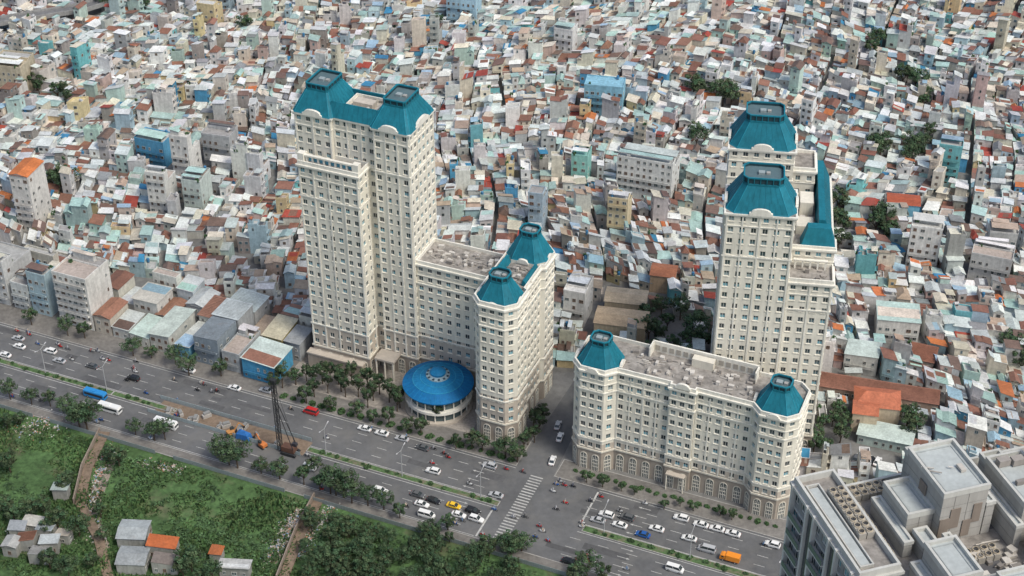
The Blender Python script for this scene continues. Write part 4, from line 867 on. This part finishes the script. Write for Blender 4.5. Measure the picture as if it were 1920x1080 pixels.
def excavator(u,v,col,rot,lab):
    x,y=G(u,v); e=tag(mko('excavator',None,(x,y,0),rot),lab,'excavator'); e.scale=(.75,.75,.75); m=MB()
    for yy in(-1,1): m.loft([[(xx,yy-.3,zb),(xx,yy+.3,zb),(xx,yy+.3,zt),(xx,yy-.3,zt)] for xx,zb,zt in((-1.8,.3,.6),(-1.4,.03,.85),(1.4,.03,.85),(1.8,.3,.6))],dk)
    m.obj('tracks',[M_PLAIN],parent=e); m=MB(); m.box(-.5,0,.9,2.8,2.2,1.2,col); m.box(.5,.6,2.1,1.3,.9,1.1,(.04,.05,.05)); m.obj('cab',[M_PLAIN],parent=e)
    m=MB(); m.tube((.9,-.3,1.6),(3.2,-.3,4.6),.25,6,col); m.tube((3.2,-.3,4.6),(5.2,-.3,2.2),.2,6,col); m.obj('arm',[M_PLAIN],parent=e)
    m=MB(); m.loft([[(5.0,-.7,2.3),(5.5,-.7,2.1),(5.5,.1,2.1),(5.0,.1,2.3)],[(4.6,-.7,1.3),(5.3,-.7,1.2),(5.3,.1,1.2),(4.6,.1,1.3)]],dk); m.obj('bucket',[M_PLAIN],parent=e)
excavator(492,838,(.6,.2,.06),2.4,'orange excavator on the road works'); excavator(435,815,(.5,.24,.08),.6,'orange excavator beside barriers')
x,y=G(458,822); m=MB(); m.loft([[(-2.2,-1.1,.1),(2.2,-1.1,.1),(2.2,1.1,.1),(-2.2,1.1,.1)],[(-2.0,-1.0,1.9),(1.6,-1.1,2.2),(1.8,.9,1.9),(-1.8,1.0,2.3)],[(-.8,-.4,2.7),(.6,-.3,2.9),(.5,.3,2.6),(-.7,.4,2.8)]],(.03,.15,.42)); tag(m.obj('tarpaulin_stack',[M_PLAIN],(x,y,0),PHI),'blue tarpaulin over stacked materials on road works','construction material')
def panel_proto(name,L,h,col,lab,cat,grp):
    m=MB(); m.box(0,0,.05,L-.06,.06,h,col,bot=True)
    for i in range(int(L/.5)): m.box(-L/2+.25+i*.5,-.05,.1,.08,.06,h-.1,tuple(v*.8 for v in col))
    o=m.obj(name,[M_PLAIN]); 
    for x in(-L/2+.1,L/2-.1):
        p=MB(); p.box(x,.08,0,.1,.1,h+.2,(.2,.2,.2)); p.obj('post',[M_PLAIN],parent=o)
    tag(o,lab,cat,grp); return Proto(o)
BAR=panel_proto('barrier_panel',3,1.3,(.36,.42,.43),'grey-blue road works barrier panel','barrier','barriers around the road works')
for i in range(17): 
    for w in(-19.4,-12.6): BAR.spawn((*RW(-112+i*3,w),.02),PHI)
FEN=panel_proto('fence_panel',6,1.5,(.27,.31,.31),'grey corrugated fence panel beside avenue','fence','fence panels along the wasteland')
for i in range(46): 
    if i%7!=3: FEN.spawn((*RW(-200+i*6,-34.6),0),PHI)
sheet('excavation_ground',[RW(-112,-19),RW(-62,-19),RW(-62,-13),RW(-112,-13)],.03,M_DIRT)
rr=random.Random(9)
m0=MB(); m0.box(0,0,0,2.2,1.0,.9,(.4,.38,.35)); m0.box(.1,.1,.9,1.6,.8,.5,(.25,.25,.24)); o=m0.obj('material_crate',[M_PLAIN]); tag(o,'grey crate of building materials on road works','crate','crates on the road works'); CR=Proto(o)
for i in range(16): CR.spawn((*RW(rr.uniform(-108,-66),rr.uniform(-18,-14)),.03),rr.uniform(0,3),rr.uniform(.6,1.3))
m=MB(); m.cyl(0,0,.0,.14,9.5,8,(.4,.41,.41),0,.08); e=m.obj('street_lamp',[M_PLAIN])
for sg in(-1,1):
    m=MB(); m.tube((0,0,9.3),(0,sg*2.0,10.0),.06,5,(.4,.41,.41)); m.obj('arm',[M_PLAIN],parent=e)
    m=MB(); m.loft([[(-.12,sg*1.9-.1,9.95),(.12,sg*1.9-.1,9.95),(.12,sg*1.9+.1,9.95),(-.12,sg*1.9+.1,9.95)],[(-.16,sg*2.6-.1,10.1),(.16,sg*2.6-.1,10.1),(.16,sg*2.6+.1,10.2),(-.16,sg*2.6+.1,10.2)]],(.5,.5,.5)); m.obj('lamp_head',[M_PLAIN],parent=e)
tag(e,'tall grey double-armed street lamp on the median','street lamp','street lamps along the median'); LP=Proto(e)
for s in(-178,-152,-130,-56,-32,-8,28,52,76,100): LP.spawn((*RW(s,-16.1),.18),PHI)
m=MB(); r2=random.Random(2)
for j in range(150):
    d=Vector((r2.gauss(0,1),r2.gauss(0,1),abs(r2.gauss(0,1)))).normalized()*r2.uniform(.4,.75); k=r2.uniform(.6,1.4); s=.16
    n=Vector((r2.gauss(0,1),r2.gauss(0,1),1)).normalized();u=n.orthogonal();w=n.cross(u); p=Vector((d.x*1.2,d.y*.9,d.z*.9))
    m.face([tuple(p+u*s),tuple(p+w*s),tuple(p-u*s),tuple(p-w*s)],(.06*k,.115*k,.045*k))
o=m.obj('shrub',[M_LEAF]); tag(o,'small green shrub planted on the median','shrub','shrubs on the median'); SHR=Proto(o)
for s in np.arange(-185,130,2.6):
    s=float(s)+r2.uniform(-.6,.6)
    if -112<s<-60 or -4<s<23 or r2.random()<.25: continue
    SHR.spawn((*RW(s,-16.1+r2.uniform(-.4,.4)),.15),r2.uniform(0,6),r2.uniform(.7,1.3))
for s in np.arange(-80,-6,3.2): SHR.spawn((*RW(float(s),2.2+r2.uniform(-.3,.3)),.12),r2.uniform(0,6),r2.uniform(.9,1.7))
for s in np.arange(12,72,2.4): SHR.spawn((*RW(float(s),4.6+r2.uniform(-.3,.3)),.12),r2.uniform(0,6),r2.uniform(.8,1.3))
m=MB(); r3=random.Random(12)
for i in range(30000):
    u=r3.uniform(-20,700);v=r3.uniform(770,1100); x,y=G(u,v); s,w=SW(x,y)
    if w>-36: continue
    f=noise.noise(Vector((x*.07,y*.07,0)))+.5*noise.noise(Vector((x*.3,y*.3,5)))
    if f<-.15: continue
    k=r3.uniform(.55,1.25)*(1+.4*f); h=r3.uniform(.15,.6)*(1+max(0,f)*3); a=r3.uniform(0,6); q=r3.uniform(.2,.6)
    g=r3.choice([(.075,.145,.052),(.06,.12,.045),(.1,.15,.058)])
    m.face([(x-q*cos(a),y-q*sin(a),.02),(x+q*cos(a),y+q*sin(a),.02),(x+q*cos(a)*.6+.2,y+q*sin(a)*.6+r3.uniform(-.4,.4),h),(x-q*cos(a)*.6,y-q*sin(a)*.6+r3.uniform(-.4,.4),h)],tuple(v_*k for v_ in g))
tag(m.obj('weeds',[M_LEAF]),kind='stuff')
m=MB(); SPATH=[[G(198,812),G(165,880),G(150,945),G(185,1010),G(205,1090)],[G(600,935),G(565,1000),G(530,1090)]]
hut=[G(u,v-12) for (u,v,*_) in NS]
for i in range(4600):
    u=r3.uniform(-30,1060);v=r3.uniform(775,1120); x,y=G(u,v); s,w=SW(x,y)
    if w>-37 or (v<845 and u<110 and r3.random()<.6): continue
    f=noise.noise(Vector((x*.05,y*.05,3)))+.6*noise.noise(Vector((x*.16,y*.16,9)))
    dense=u>590
    if not dense and f<.1: continue
    if any(segdist((x,y),a,b)<2.6 for pp in SPATH for a,b in zip(pp,pp[1:])): continue
    if any(abs(x-hx)<4.5 and abs(y-hy)<4.5 for hx,hy in hut): continue
    R=r3.uniform(.6,1.4)*(1.2 if dense else .9); hz=R*r3.uniform(.4,.8); kk=r3.uniform(.6,1.35)
    for j in range(16):
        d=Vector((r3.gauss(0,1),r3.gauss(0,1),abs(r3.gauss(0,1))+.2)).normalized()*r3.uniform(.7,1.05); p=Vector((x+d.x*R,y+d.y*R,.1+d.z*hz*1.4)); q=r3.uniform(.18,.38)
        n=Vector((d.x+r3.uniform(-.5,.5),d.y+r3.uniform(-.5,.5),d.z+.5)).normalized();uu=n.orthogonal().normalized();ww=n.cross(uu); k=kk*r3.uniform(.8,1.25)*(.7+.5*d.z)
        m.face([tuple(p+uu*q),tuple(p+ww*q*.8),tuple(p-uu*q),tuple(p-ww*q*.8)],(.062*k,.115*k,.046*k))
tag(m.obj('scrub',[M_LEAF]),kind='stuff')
m=MB()
def litter(pts,wid,n):
    for i in range(n):
        k=r3.randrange(len(pts)-1); p=lerp(pts[k],pts[k+1],r3.random()); x=p[0]+r3.gauss(0,wid);y=p[1]+r3.gauss(0,wid); s=r3.uniform(.12,.5)
        m.box(x,y,.02,s,s*r3.uniform(.4,1),s*r3.uniform(.2,.6),r3.choice([(.5,.48,.44),(.4,.37,.33),(.28,.24,.2),(.4,.34,.27),(.62,.6,.56),(.2,.28,.38),(.4,.2,.13),(.15,.13,.11)]),0,r3.uniform(0,3))
litter([G(205,840),G(185,900),G(165,960),G(190,1030)],1.1,1100); litter([G(560,960),G(530,1010),G(505,1050)],1.3,1000); litter([G(625,950),G(590,990),G(565,1040)],1.0,500); litter([G(20,800),G(120,800)],2.2,300); litter([G(40,990),G(120,1010)],3,300); litter([G(270,870),G(340,880)],1.0,250)
tag(m.obj('litter',[M_PLAIN]),kind='stuff')
path('rubble_ground',[G(212,850),G(192,900),G(172,960),G(195,1030)],3.4,mk('rubble',(.26,.22,.18),ns=(2.5,.5,1.5),rough=.95),.018); path('rubble_ground',[G(565,955),G(535,1010),G(508,1055)],4,bpy.data.materials['rubble'],.018)
# ---------------- light, sky, camera
w=bpy.data.worlds.new('World'); SC.world=w; w.use_nodes=True; nt=w.node_tree
sk=nt.nodes.new('ShaderNodeTexSky'); sk.sky_type='NISHITA'; sk.sun_disc=False
sd=Vector((.55,-.5,1.05)).normalized(); el=math.asin(sd.z)
sk.sun_elevation=el; sk.sun_rotation=atan2(sd.x,sd.y); sk.air_density=1.1; sk.dust_density=3.5
nt.links.new(sk.outputs[0],nt.nodes['Background'].inputs['Color']); nt.nodes['Background'].inputs['Strength'].default_value=.15
l=bpy.data.lights.new('sun','SUN'); l.energy=2.3; l.angle=radians(16); l.color=(1,.97,.89)
lo=bpy.data.objects.new('sun',l); COL.objects.link(lo); lo.rotation_euler=sd.to_track_quat('Z','Y').to_euler()
cam=bpy.data.cameras.new('camera'); co=bpy.data.objects.new('camera',cam); COL.objects.link(co); co.location=(0,0,CAMH); co.rotation_euler=(pi/2-TH,0,0)
cam.sensor_width=36; cam.lens=FP/1920*36; cam.clip_end=12000; cam.clip_start=1; SC.camera=co
SC.view_settings.view_transform='Standard'; SC.view_settings.look='None'; SC.view_settings.exposure=0
